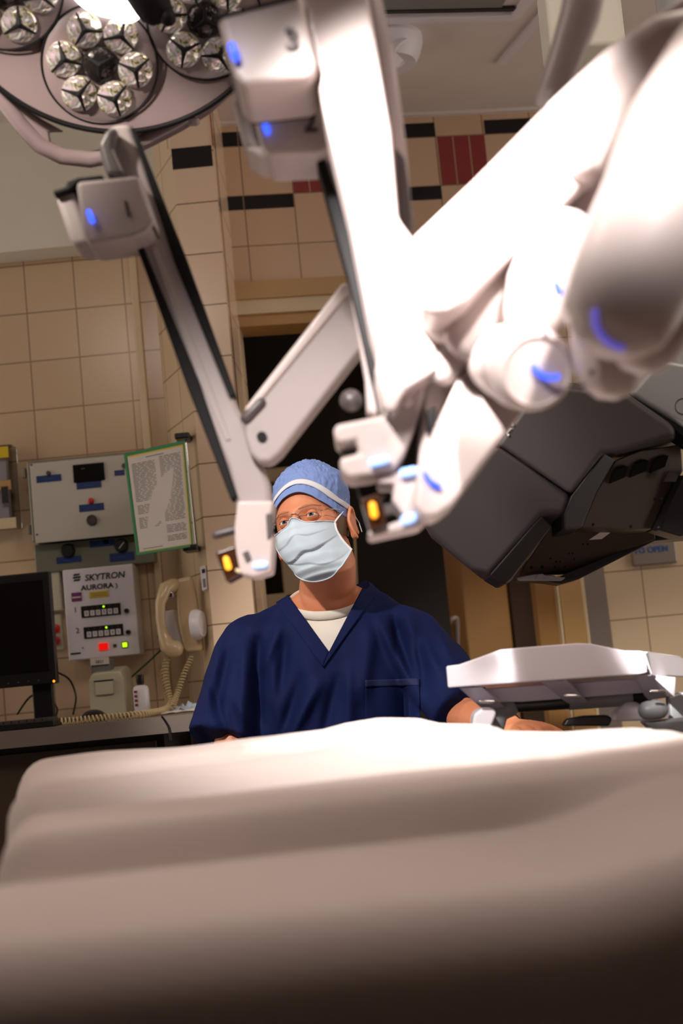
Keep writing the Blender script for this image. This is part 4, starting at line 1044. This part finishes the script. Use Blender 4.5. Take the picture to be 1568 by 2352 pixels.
for a in range(0, 7):
    t = math.pi/2*a/6; allc.append([(x+er*math.sin(t), y, max(z-er*(1-math.cos(t)), .3)) for x, y, z in grid[-1]])
for z_ in (.3, .5): allc.append([(x+er, y, min(z, .868-z_)) for x, y, z in grid[-1]])
for c in allc:
    for p in c: vs.append(Vector(p))
for i in range(len(allc)-1):
    for j in range(nr-1): fs.append([i*nr+j, (i+1)*nr+j, (i+1)*nr+j+1, i*nr+j+1])
o = MB().add(vs, fs).build('draped_sheet', 'sheet', tb, smooth=True)
mod = o.modifiers.new('s', 'SOLIDIFY'); mod.thickness = .002; mod.offset = -1
MB().box((XL+.05, .95, .70), (XR-.02, YF-.06, .79)).build('mattress', 'black', tb, bevel=.02)
MB().box((-.12, 1.1, .05), (.3, 1.6, .72)).build('pedestal', 'steel', tb, bevel=.02)
MB().box((-.3, .9, 0), (.45, 1.8, .06)).build('base', 'steel', tb, bevel=.015)

# ================================================================== SURGEON
su = thing('surgeon', 'person in navy scrubs, blue cap, glasses and face mask seated behind the table', 'person', (0, 3.15, 0))
HC = P(717, 1203, 3.09)
HM = Matrix.Translation(HC) @ Matrix.Rotation(math.radians(-19), 4, 'Z') @ Matrix.Rotation(math.radians(-9.0), 4, 'Y') @ Matrix.Rotation(math.radians(-4), 4, 'X')
def H(x, y, z): return HM @ Vector((x, y, z))
def g3(x, z, cx, cz_, sx_, sz_): return math.exp(-((x-cx)/sx_)**2-((z-cz_)/sz_)**2)
def headpt(th, phi, off=0.0, brow=True):
    # th from top 0..pi, phi around, phi=0 is the face (-y)
    sx_, sy_, sz_ = .0765+off, .097+off, .118+off
    nx, ny, nz = math.sin(th)*math.sin(phi), -math.sin(th)*math.cos(phi), math.cos(th)
    x, y, z = sx_*nx, sy_*ny, sz_*nz
    if z < 0:
        k = min(-z/.118, 1)
        x *= 1-.30*k**1.6
        if y > 0: y *= 1-.45*k; 
        else: y *= 1+.10*k
        if y > 0 and k > .5: z += .02*(k-.5)*2
    if z > 0: x *= 1+.08*(z/.118)*(1-z/.118)*4*.5; 
    # back of skull fuller
    if y > 0 and z > 0: y *= 1.04
    if y < 0 and brow:
        f = min(1, -y/.04)
        ax = abs(x)
        # temples a little flat
        y += f*(.006*g3(ax, z, .066, .01, .02, .03))
        y -= f*.0055*g3(ax, z, .028, .019, .024, .008)           # brow ridge
        y -= f*.004*g3(x, z, 0, .012, .013, .012)               # glabella
        y += f*.015*g3(ax, z, .032, -.001, .0165, .0115)          # sockets
        y -= f*.004*g3(ax, z, .046, -.03, .02, .014)            # cheekbone
        y -= f*.016*g3(x, z, 0, -.015, .008, .022)              # nose bridge
        y -= f*.018*g3(x, z, 0, -.040, .011, .014)              # nose tip
        y -= f*.006*g3(x, z, 0, -.072, .02, .010)               # lips
        y -= f*.006*g3(x, z, 0, -.105, .02, .012)               # chin
    return x, y, z
def headmesh(mb, off=0, nt=90, nphi=120):
    vs = []; fs = []
    for i in range(nt+1):
        th = max(.001, min(math.pi-.001, math.pi*i/nt))
        for k in range(nphi): vs.append(H(*headpt(th, 2*math.pi*k/nphi, off)))
    for i in range(nt):
        for k in range(nphi): fs.append([i*nphi+k, (i+1)*nphi+k, (i+1)*nphi+(k+1) % nphi, i*nphi+(k+1) % nphi])
    fs.append(list(range(nphi))); fs.append([nt*nphi+k for k in range(nphi-1, -1, -1)])
    mb.add(vs, fs)
body = MB(); headmesh(body)
# neck, trunk, arms
T0 = P(755, 1400, 3.16)
neck = [H(0, .03, -.03), H(0.004, .035, -.09), P(752, 1345, 3.16), P(757, 1400, 3.18), P(762, 1450, 3.19)]
body.tube(neck, [(.058, .060), (.060, .062), (.063, .062), (.070, .066), (.11, .075)], seg=40, up=(0, 1, 0))
hip = P(770, 1950, 3.28)
hip.z = .56
trunk = [P(757, 1400, 3.19), P(764, 1455, 3.19), P(768, 1560, 3.19), P(772, 1700, 3.2), Vector((hip.x, 3.26, .66)), Vector((hip.x, 3.28, .56))]
body.tube(trunk, [(.10, .065), (.165, .095), (.165, .11), (.150, .105), (.16, .115), (.165, .12)], seg=40, up=(0, 1, 0))
shl, shr = P(572, 1475, 3.18), P(948, 1465, 3.18)
ell, wrl = P(520, 1790, 3.06), P(610, 1860, 2.85)
elr, wrr = P(1072, 1650, 2.98), P(1168, 1672, 2.80)
def limb(a, e, w_, ra, re_, rw, mb_):
    mb_.tube([a, a.lerp(e, .35), a.lerp(e, .8), e, e.lerp(w_, .25), e.lerp(w_, .7), w_], [ra, ra*.92, re_*1.08, re_, re_*1.02, (re_+rw)/2*.95, rw], seg=24)
limb(shl, ell, wrl, .046, .036, .028, body); limb(shr, elr, wrr, .056, .042, .028, body)
def hand(w_, d, up_, side, mb_):
    """palm and five fingers; d finger direction, up_ back of the hand, side towards the thumb"""
    d = d.normalized(); up_ = (up_-d*up_.dot(d)).normalized(); s = d.cross(up_).normalized()*side
    mb_.tube([w_, w_+d*.03, w_+d*.075, w_+d*.088], [(.026, .020), (.038, .017), (.042, .014), (.038, .011)], seg=20, up=tuple(up_))
    for i, (o_, ln, r_) in enumerate(((.030, .070, .0088), (.011, .078, .009), (-.009, .072, .0088), (-.028, .058, .0078))):
        b = w_+d*.080+s*o_; sp_ = (d+s*o_*2.0).normalized()
        p1 = b+sp_*ln*.42-up_*.004; p2 = p1+(sp_*.85-up_*.5).normalized()*ln*.32; p3 = p2+(sp_*.5-up_*.85).normalized()*ln*.26
        mb_.tube([b-d*.02, b, p1, p2, p3], [r_, r_*1.08, r_, r_*.92, r_*.78], seg=12)
    b = w_+d*.028+s*.030; t1 = b+(d*.6+s*.75-up_*.2).normalized()*.038; t2 = t1+(d*.9+s*.3-up_*.3).normalized()*.030
    mb_.tube([b-s*.02, b, t1, t2], [.013, .0135, .0105, .0085], seg=12)
hand(wrr, (P(1235, 1672, 2.68)-wrr), Z, -1, body)
hand(wrl, Vector((.5, -.8, -.1)), Z, 1, body)
# legs, seated
for s_ in (-1, 1):
    h_ = Vector((hip.x+s_*.09, 3.24, .55)); kn = Vector((hip.x+s_*.16, 2.80, .54)); an = Vector((hip.x+s_*.17, 2.86, .09))
    body.tube([h_, h_.lerp(kn, .5), kn], [.085, .078, .058], seg=24); body.tube([kn, kn.lerp(an, .3), kn.lerp(an, .75), an], [.056, .055, .04, .036], seg=24)
# ear
def ear(side):
    e = []; c = Vector((side*.078, .012, -.020))
    for i in range(15):
        t = math.radians(-40+ i*300/14); e.append(H(c.x+side*(.007+.006*abs(math.sin(t))), c.y+.018*math.cos(t), c.z+.034*math.sin(t)-.002))
    body.tube(e, .0042, seg=8)
    body.ball(H(c.x+side*.003, c.y+.004, c.z), (.006, .018, .032), mat3=HM.to_3x3())
    body.ball(H(c.x+side*.005, c.y-.004, c.z-.028), (.005, .009, .010), mat3=HM.to_3x3())
ear(1); ear(-1)
bo_ = body.build('body', 'skin', su, smooth=True)
rm = bo_.modifiers.new('remesh', 'REMESH'); rm.mode = 'VOXEL'; rm.voxel_size = .003; rm.use_smooth_shade = True
sm = bo_.modifiers.new('smooth', 'SMOOTH'); sm.factor = .5; sm.iterations = 2
def bake(o):
    dg = bpy.context.evaluated_depsgraph_get(); dg.update()
    me = bpy.data.meshes.new_from_object(o.evaluated_get(dg)); o.modifiers.clear()
    old = o.data; o.data = me
    if old.materials and not me.materials: me.materials.append(old.materials[0])
    for p in me.polygons: p.use_smooth = True
    return o
bake(bo_)
def bvh(o):
    me = o.data; off = ORIG[o]
    return BVHTree.FromPolygons([v.co+off for v in me.vertices], [tuple(p.vertices) for p in me.polygons])
BV = bvh(bo_)
# ---- eyes
for s_ in (-1, 1):
    c = Vector((s_*.0315, -.0775, -.001))
    ey = MB().ball(H(*c), .0122, seg=32, rings=24).build('eye', 'eyew', su, smooth=True)
    gz = (HM.to_3x3() @ Vector((.14, -1, .12))).normalized()
    cw = H(*c)
    MB().lathe(cw, gz, [(.0056, .0110), (.0050, .0118), (.0, .01245)], seg=24, cap=False).build('iris', 'iris', ey, smooth=True)
    MB().lathe(cw, gz, [(.0024, .0122), (.0, .0128)], seg=16, cap=False).build('pupil', 'pupil', ey, smooth=True)
    # lids: skin coloured shells with an almond opening
    for up_ in (1, -1):
        vs = []; fs = []; nu, nv = 18, 8
        for a in range(nu+1):
            az = math.radians(-78+156*a/nu)
            openz = (.36 if up_ > 0 else .24)*max(0, math.cos(az*90/78))**.8
            for b in range(nv+1):
                el = openz+(1.25-openz)*b/nv
                rr = .0134+.0006*(b == 0)
                vs.append(H(c.x+rr*math.cos(el)*math.sin(az), c.y-rr*math.cos(el)*math.cos(az), c.z+up_*rr*math.sin(el)))
        for a in range(nu):
            for b in range(nv): q = a*(nv+1)+b; fs.append([q, q+nv+1, q+nv+2, q+1])
        o = MB().add(vs, fs).build('eyelid', 'skin', su, smooth=True)
        md = o.modifiers.new('s', 'SOLIDIFY'); md.thickness = .0012
    # eyebrow
    bp_ = []
    for i in range(9):
        u = i/8; x = s_*(.012+.040*u); z = .0165+.0055*math.sin(u*2.6)-.003*u
        d = HM.to_3x3() @ Vector((0, 1, 0)); h = BV.ray_cast(H(x, -.16, z), d)
        if h[0]: bp_.append(h[0])
    if len(bp_) > 3: MB().tube(bp_, [(.0012, .0030*(1-.6*abs(2*i/(len(bp_)-1)-.7))) for i in range(len(bp_))], seg=8, up=tuple(HM.to_3x3() @ Vector((0, 0, 1)))).build('eyebrow', 'brow', su, smooth=True)
# ---- hair at the sides/back
vs = []; fs = []; nt, npn = 14, 60
for i in range(nt+1):
    for k in range(npn+1):
        phi = math.radians(68+(292-68)*k/npn); el = math.radians(62+i*(112-62)/nt-0)
        x, y, z = headpt(el, phi, .0035, False); vs.append(H(x, y, z))
for i in range(nt):
    for k in range(npn): q = i*(npn+1)+k; fs.append([q, q+npn+1, q+npn+2, q+1])
o = MB().add(vs, fs).build('hair', 'hair', su, smooth=True)
# ---- cap
def capbase(phi):     # polar angle of the lower edge by azimuth
    a = abs(((phi+math.pi) % (2*math.pi))-math.pi)
    return math.radians(67+ 28*(1-math.cos(min(a, 1.7)/1.7*math.pi))/2)
def f_top(z): return min(max((z-.03)/.05, 0), 1)
def capmesh(t0, t1, off, nt, wrinkle, npn=140):
    vs = []; fs = []
    for i in range(nt+1):
        for k in range(npn):
            phi = 2*math.pi*k/npn; base = capbase(phi); th = max(.002, base*(t0+(t1-t0)*i/nt))
            x, y, z = headpt(th, phi, off, False)
            # fuller, flatter crown
            f = math.sin(min(th/base, 1)*math.pi)**.7
            q_ = th/base; k2 = 1+.02*f+.07*math.exp(-((q_-.52)/.25)**2)
            x *= k2; y *= k2; z = min(z, z*.9+.018)+.013*f_top(z)
            x += .013*f_top(z)
            if x > 0: x *= 1-.05*(1-min(max(z/.06, 0), 1))
            if wrinkle:
                n_ = noise.noise(Vector((x*42, y*42, z*30)))*.0018+abs(noise.noise(Vector((x*85+5, y*85, z*55))))*.0020+abs(noise.noise(Vector((x*190+5, y*190, z*90))))*.0014
                r = Vector((x, y, z)).normalized()*n_*wrinkle*(.3+f); x += r.x; y += r.y; z += r.z
            vs.append(H(x, y, z))
    for i in range(nt):
        for k in range(npn): fs.append([i*npn+k, (i+1)*npn+k, (i+1)*npn+(k+1) % npn, i*npn+(k+1) % npn])
    return vs, fs
vs, fs = capmesh(0, 1, .0075, 110, 1.7, 240)
cp = MB().add(vs, fs).build('surgical_cap', 'cap', su, smooth=True)
md = cp.modifiers.new('s', 'SOLIDIFY'); md.thickness = .0012
vs, fs = capmesh(.845, .91, .0110, 3, 0)
cb_ = MB().add(vs, fs).build('cap_band', 'strap', cp, smooth=True)
md = cb_.modifiers.new('s', 'SOLIDIFY'); md.thickness = .0008
# ---- mask
def ss_(t): t = min(max(t, 0), 1); return t*t*(3-2*t)
def maskpt(u, v):
    """u -1..1 across, v 0 top .. 1 bottom, head-local"""
    phi = u*math.radians(70 if u < 0 else 66)
    top = -.020+.017*math.exp(-(u/.20)**2)-.004*u*u
    bot = -.143+.050*abs(u)**2.1
    z = top+(bot-top)*v
    zz = (z+.01)/-.128
    prof_ = [(0, .104), (.12, .118), (.28, .130), (.45, .128), (.62, .123), (.8, .114), (.93, .102), (1.05, .080)]
    r = prof_[-1][1]
    for (a, ra), (b, rb_) in zip(prof_, prof_[1:]):
        if zz <= b: t = max(0, (zz-a)/(b-a)); t = t*t*(3-2*t); r = ra+(rb_-ra)*t; break
    side = .0755-.005*max(0, zz)**2
    x = side*math.sin(phi)*1.03+.025*v*v; y = -(.010+(r-.010)*math.cos(phi)**.85) if math.cos(phi) > 0 else 0
    y += .004*abs(u)*math.sin(zz*3)
    y -= .013*math.exp(-(u/.15)**2)*math.exp(-(v/.16)**2)
    # nose tent: narrow ridge in the upper part
    y += .006*(1-math.exp(-(u/.22)**2))*math.exp(-((v-.18)/.2)**2)*(1-abs(u))
    # pleats
    for c0_, a_, s0 in ((.56-.15*u, .012, .05), (.74+.20*u, .004, .045), (.28-.10*u, .004, .05)):
        d_ = v-c0_
        y += .75*a_*ss_(d_/.035+.5)*math.exp(-max(d_, 0)/.13)*(1-abs(u)**3)
    y += .0022*noise.noise(Vector((u*3.2, v*4.5, 3)))
    return x, y, z
nu, nv = 70, 70; vs = []; fs = []
for a in range(nu+1):
    for b in range(nv+1): vs.append(H(*maskpt(-1+2*a/nu, b/nv)))
for a in range(nu):
    for b in range(nv): q = a*(nv+1)+b; fs.append([q, q+nv+1, q+nv+2, q+1])
mk = MB().add(vs, fs).build('face_mask', 'mask', su, smooth=True)
md = mk.modifiers.new('s', 'SOLIDIFY'); md.thickness = .0012
def ribbon(pts, wdt, name, m_, parent, th=.0008, up=None):
    return MB().tube(pts, [(wdt/2, th)]*len(pts), seg=8, up=up).build(name, m_, parent, smooth=True)
def mpt(u, v, o=.0015):
    x, y, z = maskpt(u, v); return H(x, y-o, z)
ribbon([mpt(1, v/10) for v in range(11)], .005, 'mask_binding', 'strap', mk, .0014)
ribbon([mpt(-1, v/10) for v in range(11)], .005, 'mask_binding', 'strap', mk, .0014)
ribbon([mpt(-1+2*i/30, 0.0) for i in range(31)], .003, 'mask_binding', 'strap', mk, .0012)
ribbon([mpt(-1+2*i/30, 1.0) for i in range(31)], .003, 'mask_binding', 'mask', mk, .0012)
# ties
e = maskpt(1, 0)
tie = [H(e[0], e[1], e[2]), H(.0795, -.012, .005), H(.084, .004, .030), H(.086, .03, .045), H(.05, .085, .055), H(0, .112, .058)]
ribbon(tie, .0055, 'mask_tie', 'strap', mk, .001)
e = maskpt(-1, 0); tie = [H(e[0], e[1], e[2]), H(-.0795, -.012, .005), H(-.084, .004, .030), H(-.086, .03, .045), H(-.05, .085, .055), H(0, .112, .058)]
ribbon(tie, .0055, 'mask_tie', 'strap', mk, .001)
ribbon([H(.088, .03, .0), H(.094, .034, -.02), H(.097, .03, -.042)], .004, 'mask_tie', 'strap', mk, .001)
# ---- glasses
gs = None
fr_ = MB()
lensobjs = []
gy = -.103
for s_ in (-1, 1):
    cx_ = s_*.0335; ring = []
    for i in range(36):
        t = 2*math.pi*i/36; x = cx_+.0265*math.copysign(abs(math.cos(t))**.85, math.cos(t)); z = -.006+.0165*math.copysign(abs(math.sin(t))**.85, math.sin(t))
        ring.append(Vector((x, gy+.10*x*x*8, z)))
    f = [H(p.x, p.y, p.z) for p in ring]; bk_ = [H(p.x, p.y+.0015, p.z) for p in ring]
    lensobjs.append((f, bk_, ring, s_))
gl_ = MB().tube([H(-.010, gy, .004), H(-.004, gy-.004, .007), H(.004, gy-.004, .007), H(.010, gy, .004)], .0009, seg=8)
for s_ in (-1, 1):
    gl_.tube([H(s_*.053, gy+.022, .003), H(s_*.066, gy+.03, .004), H(s_*.0765, gy+.06, .005), H(s_*.080, .0, .006), H(s_*.082, .018, -.004)], .0009, seg=8)
    gl_.tube([H(s_*.011, gy, .0), H(s_*.011, gy+.006, -.010)], .0007, seg=6)
go = gl_.build('eyeglasses', 'chrome', su, smooth=True)
for f, bk_, ring, s_ in lensobjs:
    MB().hexa(f, bk_).build('spectacle_lens', 'glass', go)
    MB().tube([H(p.x, p.y, p.z) for p in ring], .00035, closed=True, seg=6).build('lens_edge', 'chrome', go, smooth=True)

# ---- T-shirt
ts = MB()
ts.tube([P(755, 1378, 3.18), P(760, 1405, 3.19), P(762, 1440, 3.19), P(764, 1470, 3.19), P(768, 1560, 3.19), P(772, 1650, 3.19)], [(.088, .078), (.120, .092), (.140, .106), (.158, .110), (.172, .116), (.16, .112)], seg=64, up=(0, 1, 0), cap=False)
tso = ts.build('undershirt', 'tee', su, smooth=True)
cl_ = P(750, 1385, 3.165)
# collar ring hugging the neck base, dipping in front
ring = []
for i in range(64):
    t = 2*math.pi*i/64; x = .083*math.cos(t); y = .074*math.sin(t)
    z = .034*math.sin(t)+.006
    ring.append(cl_+Vector((x, y, z-.002)))
MB().tube(ring, [(.0045, .0095)]*64, closed=True, seg=12, up=(0, 0, 1)).build('shirt_collar', 'tee', tso, smooth=True)

# ---- scrub top
sc = MB()
sc.tube([P(754, 1352, 3.21), P(760, 1385, 3.20), P(764, 1435, 3.19), P(766, 1500, 3.19), P(770, 1580, 3.185), P(772, 1700, 3.19), Vector((hip.x, 3.24, .62)), Vector((hip.x, 3.25, .52))],
        [(.085, .070), (.130, .088), (.185, .108), (.192, .122), (.188, .136), (.180, .142), (.19, .15), (.20, .155)], seg=72, up=(0, 1, 0), rnd=False)
hl = shl.lerp(ell, .72)+Vector((-.026, 0, 0)); hr = shr.lerp(elr, .98)+Vector((-.004, 0, .004))
def sleeve(a, e, r0, r1, r2, mb_):
    mb_.tube([a.lerp(P(765, 1450, 3.19), .35), a, a.lerp(e, .4), a.lerp(e, .75), e], [(r0, r0*.95), (r0, r0), (r1, r1), (r1*1.0, r1), (r2, r2)], seg=36, rnd=False)
sc.tube([P(590, 1500, 3.17), P(585, 1600, 3.15), P(600, 1740, 3.15)], [.06, .072, .07], seg=24)
sc.tube([P(672, 1404, 3.19), P(560, 1456, 3.18)], [.037, .040], seg=24)
sleeve(shl+Vector((.0, 0, -.005)), hl, .070, .074, .080, sc)
sleeve(shr+Vector((.0, 0, -.005)), hr, .074, .072, .070, sc)
so = sc.build('scrub_top', 'navy', su, smooth=True)
rm = so.modifiers.new('r', 'REMESH'); rm.mode = 'VOXEL'; rm.voxel_size = .0055
sm = so.modifiers.new('s', 'SMOOTH'); sm.factor = .7; sm.iterations = 14
bake(so)
off = ORIG[so]
cx0 = P(765, 1500, 3.06).x
vtip = P(752, 1512, 3.06)
# V opening cut
vb = MB()
q0, q1, q2 = P(634, 1340, 3.06), P(846, 1340, 3.06), vtip
pp = [Vector((q0.x, 2.7, q0.z+.06)), Vector((q1.x, 2.7, q1.z+.06)), Vector((q1.x, 2.7, q1.z)), Vector((q2.x, 2.7, q2.z)), Vector((q0.x, 2.7, q0.z))]
vb.hexa(pp, [Vector((p.x, 3.17, p.z)) for p in pp])
vo = vb.build('cutter')
b2 = MB().tube([P(757, 1425, 3.18), P(757, 1250, 3.18)], .088, seg=48, rnd=False).build('cutter2')
# displacement folds
me = so.data
NRM = [v.normal.copy() for v in me.vertices]
for v, nv_ in zip(me.vertices, NRM):
    p = v.co+off
    xr_ = p.x-cx0; f = noise.noise(Vector((p.x*15, p.y*9, p.z*3.0)))*.013
    f2 = noise.noise(Vector((p.x*34+3, p.y*18, p.z*9.0)))*.0045
    v.co += nv_*(f+f2)
me.update()
def folds(o, lst):
    """creases: px line segments seen on the cloth, signed depth in metres, width in px"""
    me = o.data; of = ORIG[o]
    segs = []
    for (x0, y0, x1, y1, am_, wd_) in lst:
        a = P(x0, y0, 3.07); b = P(x1, y1, 3.07); segs.append((a.x, a.z, b.x, b.z, am_*2.2, wd_*3.07/FPX))
    nn = [v.normal.copy() for v in me.vertices]
    for v, n_ in zip(me.vertices, nn):
        p = v.co+of
        if n_.y > .1: continue
        t_ = 0
        for ax_, az_, bx_, bz_, am_, wd_ in segs:
            dx, dz = bx_-ax_, bz_-az_; l2 = dx*dx+dz*dz
            t = max(0, min(1, ((p.x-ax_)*dx+(p.z-az_)*dz)/l2)); ex, ez = p.x-ax_-dx*t, p.z-az_-dz*t
            d2 = (ex*ex+ez*ez)/(wd_*wd_)
            if d2 < 9: t_ += am_*math.exp(-d2)*(1-.6*abs(2*t-1)**3)
        v.co += Vector((0, -t_, 0))
    me.update()
folds(so, [(588, 1470, 592, 1690, -.014, 12), (562, 1480, 560, 1690, .010, 14), (620, 1490, 640, 1690, .010, 20), (540, 1600, 600, 1690, .008, 14),
           (870, 1420, 930, 1560, .012, 14), (905, 1420, 950, 1560, -.012, 11), (930, 1400, 1000, 1540, .012, 16), (960, 1430, 975, 1600, -.013, 13), (1000, 1420, 1040, 1560, .010, 16),
           (1020, 1500, 1060, 1600, -.008, 12), (850, 1450, 830, 1600, .008, 18), (730, 1570, 660, 1700, .011, 15), (775, 1560, 740, 1700, -.008, 13), (640, 1440, 600, 1540, .008, 12), (655, 1470, 640, 1600, -.007, 12), (800, 1540, 800, 1690, .007, 14), (480, 1560, 530, 1700, -.007, 9), (690, 1560, 650, 1690, -.008, 14), (500, 1480, 470, 1620, .008, 14), (520, 1500, 500, 1640, -.008, 12)])
sm = so.modifiers.new('s', 'SMOOTH'); sm.factor = .5; sm.iterations = 2
bake(so)
SB0 = bvh(so)
for cobj in (vo, b2):
    md = so.modifiers.new('b', 'BOOLEAN'); md.operation = 'DIFFERENCE'; md.object = cobj; md.solver = 'EXACT'
bake(so)
bpy.data.objects.remove(vo); bpy.data.objects.remove(b2)
so.data.materials.clear(); so.data.materials.append(M['navy'])
for p in so.data.polygons: p.material_index = 0
SB = bvh(so)
def onscrub(px, py, o_=.002):
    r = ray(px, py).normalized(); h = SB0.ray_cast(CAM, r)
    return (h[0]-r*o_) if h[0] is not None else None
def strip_on(name, a0, a1, wpx, m_, parent, n=24, o_=.003, side=1):
    """a band laid on the cloth along a line, width to one side"""
    vs = []; fs = []; dx, dy = a1[0]-a0[0], a1[1]-a0[1]; l_ = math.hypot(dx, dy); nx_, ny_ = -dy/l_*side, dx/l_*side
    rowsn = 5; last = None; ok = []
    for i in range(n+1):
        for k in range(rowsn+1):
            px, py = a0[0]+dx*i/n+nx_*wpx*k/rowsn, a0[1]+dy*i/n+ny_*wpx*k/rowsn
            p = onscrub(px, py, o_)
            if p is None: p = last if last is not None else P(px, py, 3.08)
            # never jump in depth
            if last is not None and abs(p.y-last.y) > .03: p = P(px, py, last.y)
            last = p; vs.append(p)
    for i in range(n):
        for k in range(rowsn): q = i*(rowsn+1)+k; fs.append([q, q+rowsn+1, q+rowsn+2, q+1])
    o = MB().add(vs, fs).build(name, m_, parent, smooth=True)
    md = o.modifiers.new('s', 'SOLIDIFY'); md.thickness = .002; md.offset = -1
    return o
def patch_on(name, q, m_, parent, nu=24, nv=8, o_=.003, jump=.05):
    vs = []; fs = []; prev = None
    for i in range(nu+1):
        for k in range(nv+1):
            u, v = i/nu, k/nv
            px = (q[0][0]*(1-u)+q[1][0]*u)*(1-v)+(q[3][0]*(1-u)+q[2][0]*u)*v
            py = (q[0][1]*(1-u)+q[1][1]*u)*(1-v)+(q[3][1]*(1-u)+q[2][1]*u)*v
            p = onscrub(px, py, o_)
            ref = vs[-1] if k else (vs[-(nv+1)] if i else None)
            if p is None or (ref is not None and abs(p.y-ref.y) > jump): p = P(px, py, ref.y if ref is not None else 3.08)
            vs.append(p)
    for _ in range(2):
        ys = [v.y for v in vs]
        for i in range(nu+1):
            for k in range(nv+1):
                nb = [ys[a_*(nv+1)+b_] for a_ in range(max(0, i-1), min(nu, i+1)+1) for b_ in range(max(0, k-1), min(nv, k+1)+1)]
                j = i*(nv+1)+k; vs[j].y = min(sum(nb)/len(nb), ys[j])
    for i in range(nu):
        for k in range(nv): j = i*(nv+1)+k; fs.append([j, j+nv+1, j+nv+2, j+1])
    o = MB().add(vs, fs).build(name, m_, parent, smooth=True)
    md = o.modifiers.new('s', 'SOLIDIFY'); md.thickness = .0015
    return o
patch_on('neck_band', [(755, 1497), (662, 1368), (634, 1384), (742, 1533)], 'navy', so)
patch_on('neck_band', [(755, 1497), (832, 1350), (862, 1366), (742, 1533)], 'navy', so, o_=.0045)
patch_on('chest_pocket', [(838, 1562), (962, 1558), (968, 1700), (838, 1700)], 'navy', so, nu=30, nv=24, o_=.0028)
patch_on('pocket_hem', [(838, 1562), (962, 1558), (963, 1574), (838, 1578)], 'navyd', so, nu=24, nv=4, o_=.0048)
# sleeve hem cuffs
def cuff(a, e, r_, name):
    d = (e-a).normalized(); MB().tube([e-d*.02, e+d*.004], r_, seg=40, cap=False).build(name, 'navy', so, smooth=True)
# trousers + stool
tr_ = MB()
tr_.tube([Vector((hip.x, 3.26, .66)), Vector((hip.x, 3.27, .55))], [(.185, .14), (.19, .14)], seg=40, up=(0, 1, 0))
for s_ in (-1, 1):
    h_ = Vector((hip.x+s_*.09, 3.24, .555)); kn = Vector((hip.x+s_*.16, 2.80, .54)); an = Vector((hip.x+s_*.17, 2.86, .12))
    tr_.tube([h_, h_.lerp(kn, .5), kn], [.10, .092, .075], seg=28); tr_.tube([kn, kn.lerp(an, .5), an], [.074, .068, .062], seg=28, rnd=False)
to = tr_.build('scrub_trousers', 'navy', su, smooth=True)
rm = to.modifiers.new('r', 'REMESH'); rm.mode = 'VOXEL'; rm.voxel_size = .012
sm = to.modifiers.new('s', 'SMOOTH'); sm.iterations = 6; bake(to)
for s_ in (-1, 1):
    x = hip.x+s_*.17
    f = MB().tube([Vector((x, 2.90, .05)), Vector((x, 2.83, .055)), Vector((x+s_*.01, 2.68, .035))], [(.042, .045), (.046, .05), (.04, .03)], seg=24).build('shoe', 'black', su, smooth=True)
# wrist watch
wd = (wrr-elr).normalized(); wc = elr.lerp(wrr, .93)
wt = MB().tube([wc-wd*.010, wc+wd*.010], .031, seg=28, rnd=False).build('wrist_watch', 'black', su, smooth=True)
# stool
st = thing('round_stool', 'black round stool under the seated person in navy scrubs', 'stool', (hip.x, 3.28, 0))
MB().lathe((hip.x, 3.28, .335), Z, [(.0, 0), (.16, 0), (.175, .02), (.175, .05), (.16, .07), (0, .075)], seg=40, cap=False).build('seat', 'black', st, smooth=True)
MB().tube([Vector((hip.x, 3.28, .08)), Vector((hip.x, 3.28, .37))], .025, rnd=False).build('column', 'chrome', st, smooth=True)
for k in range(5):
    a = 2*math.pi*k/5+.3; e = Vector((hip.x+.24*math.cos(a), 3.28+.24*math.sin(a), .06))
    MB().tube([Vector((hip.x, 3.28, .09)), e], .014).build('leg', 'chrome', st, smooth=True)
    MB().ball(e-Vector((0, 0, .035)), .025).build('caster', 'black', st, smooth=True)
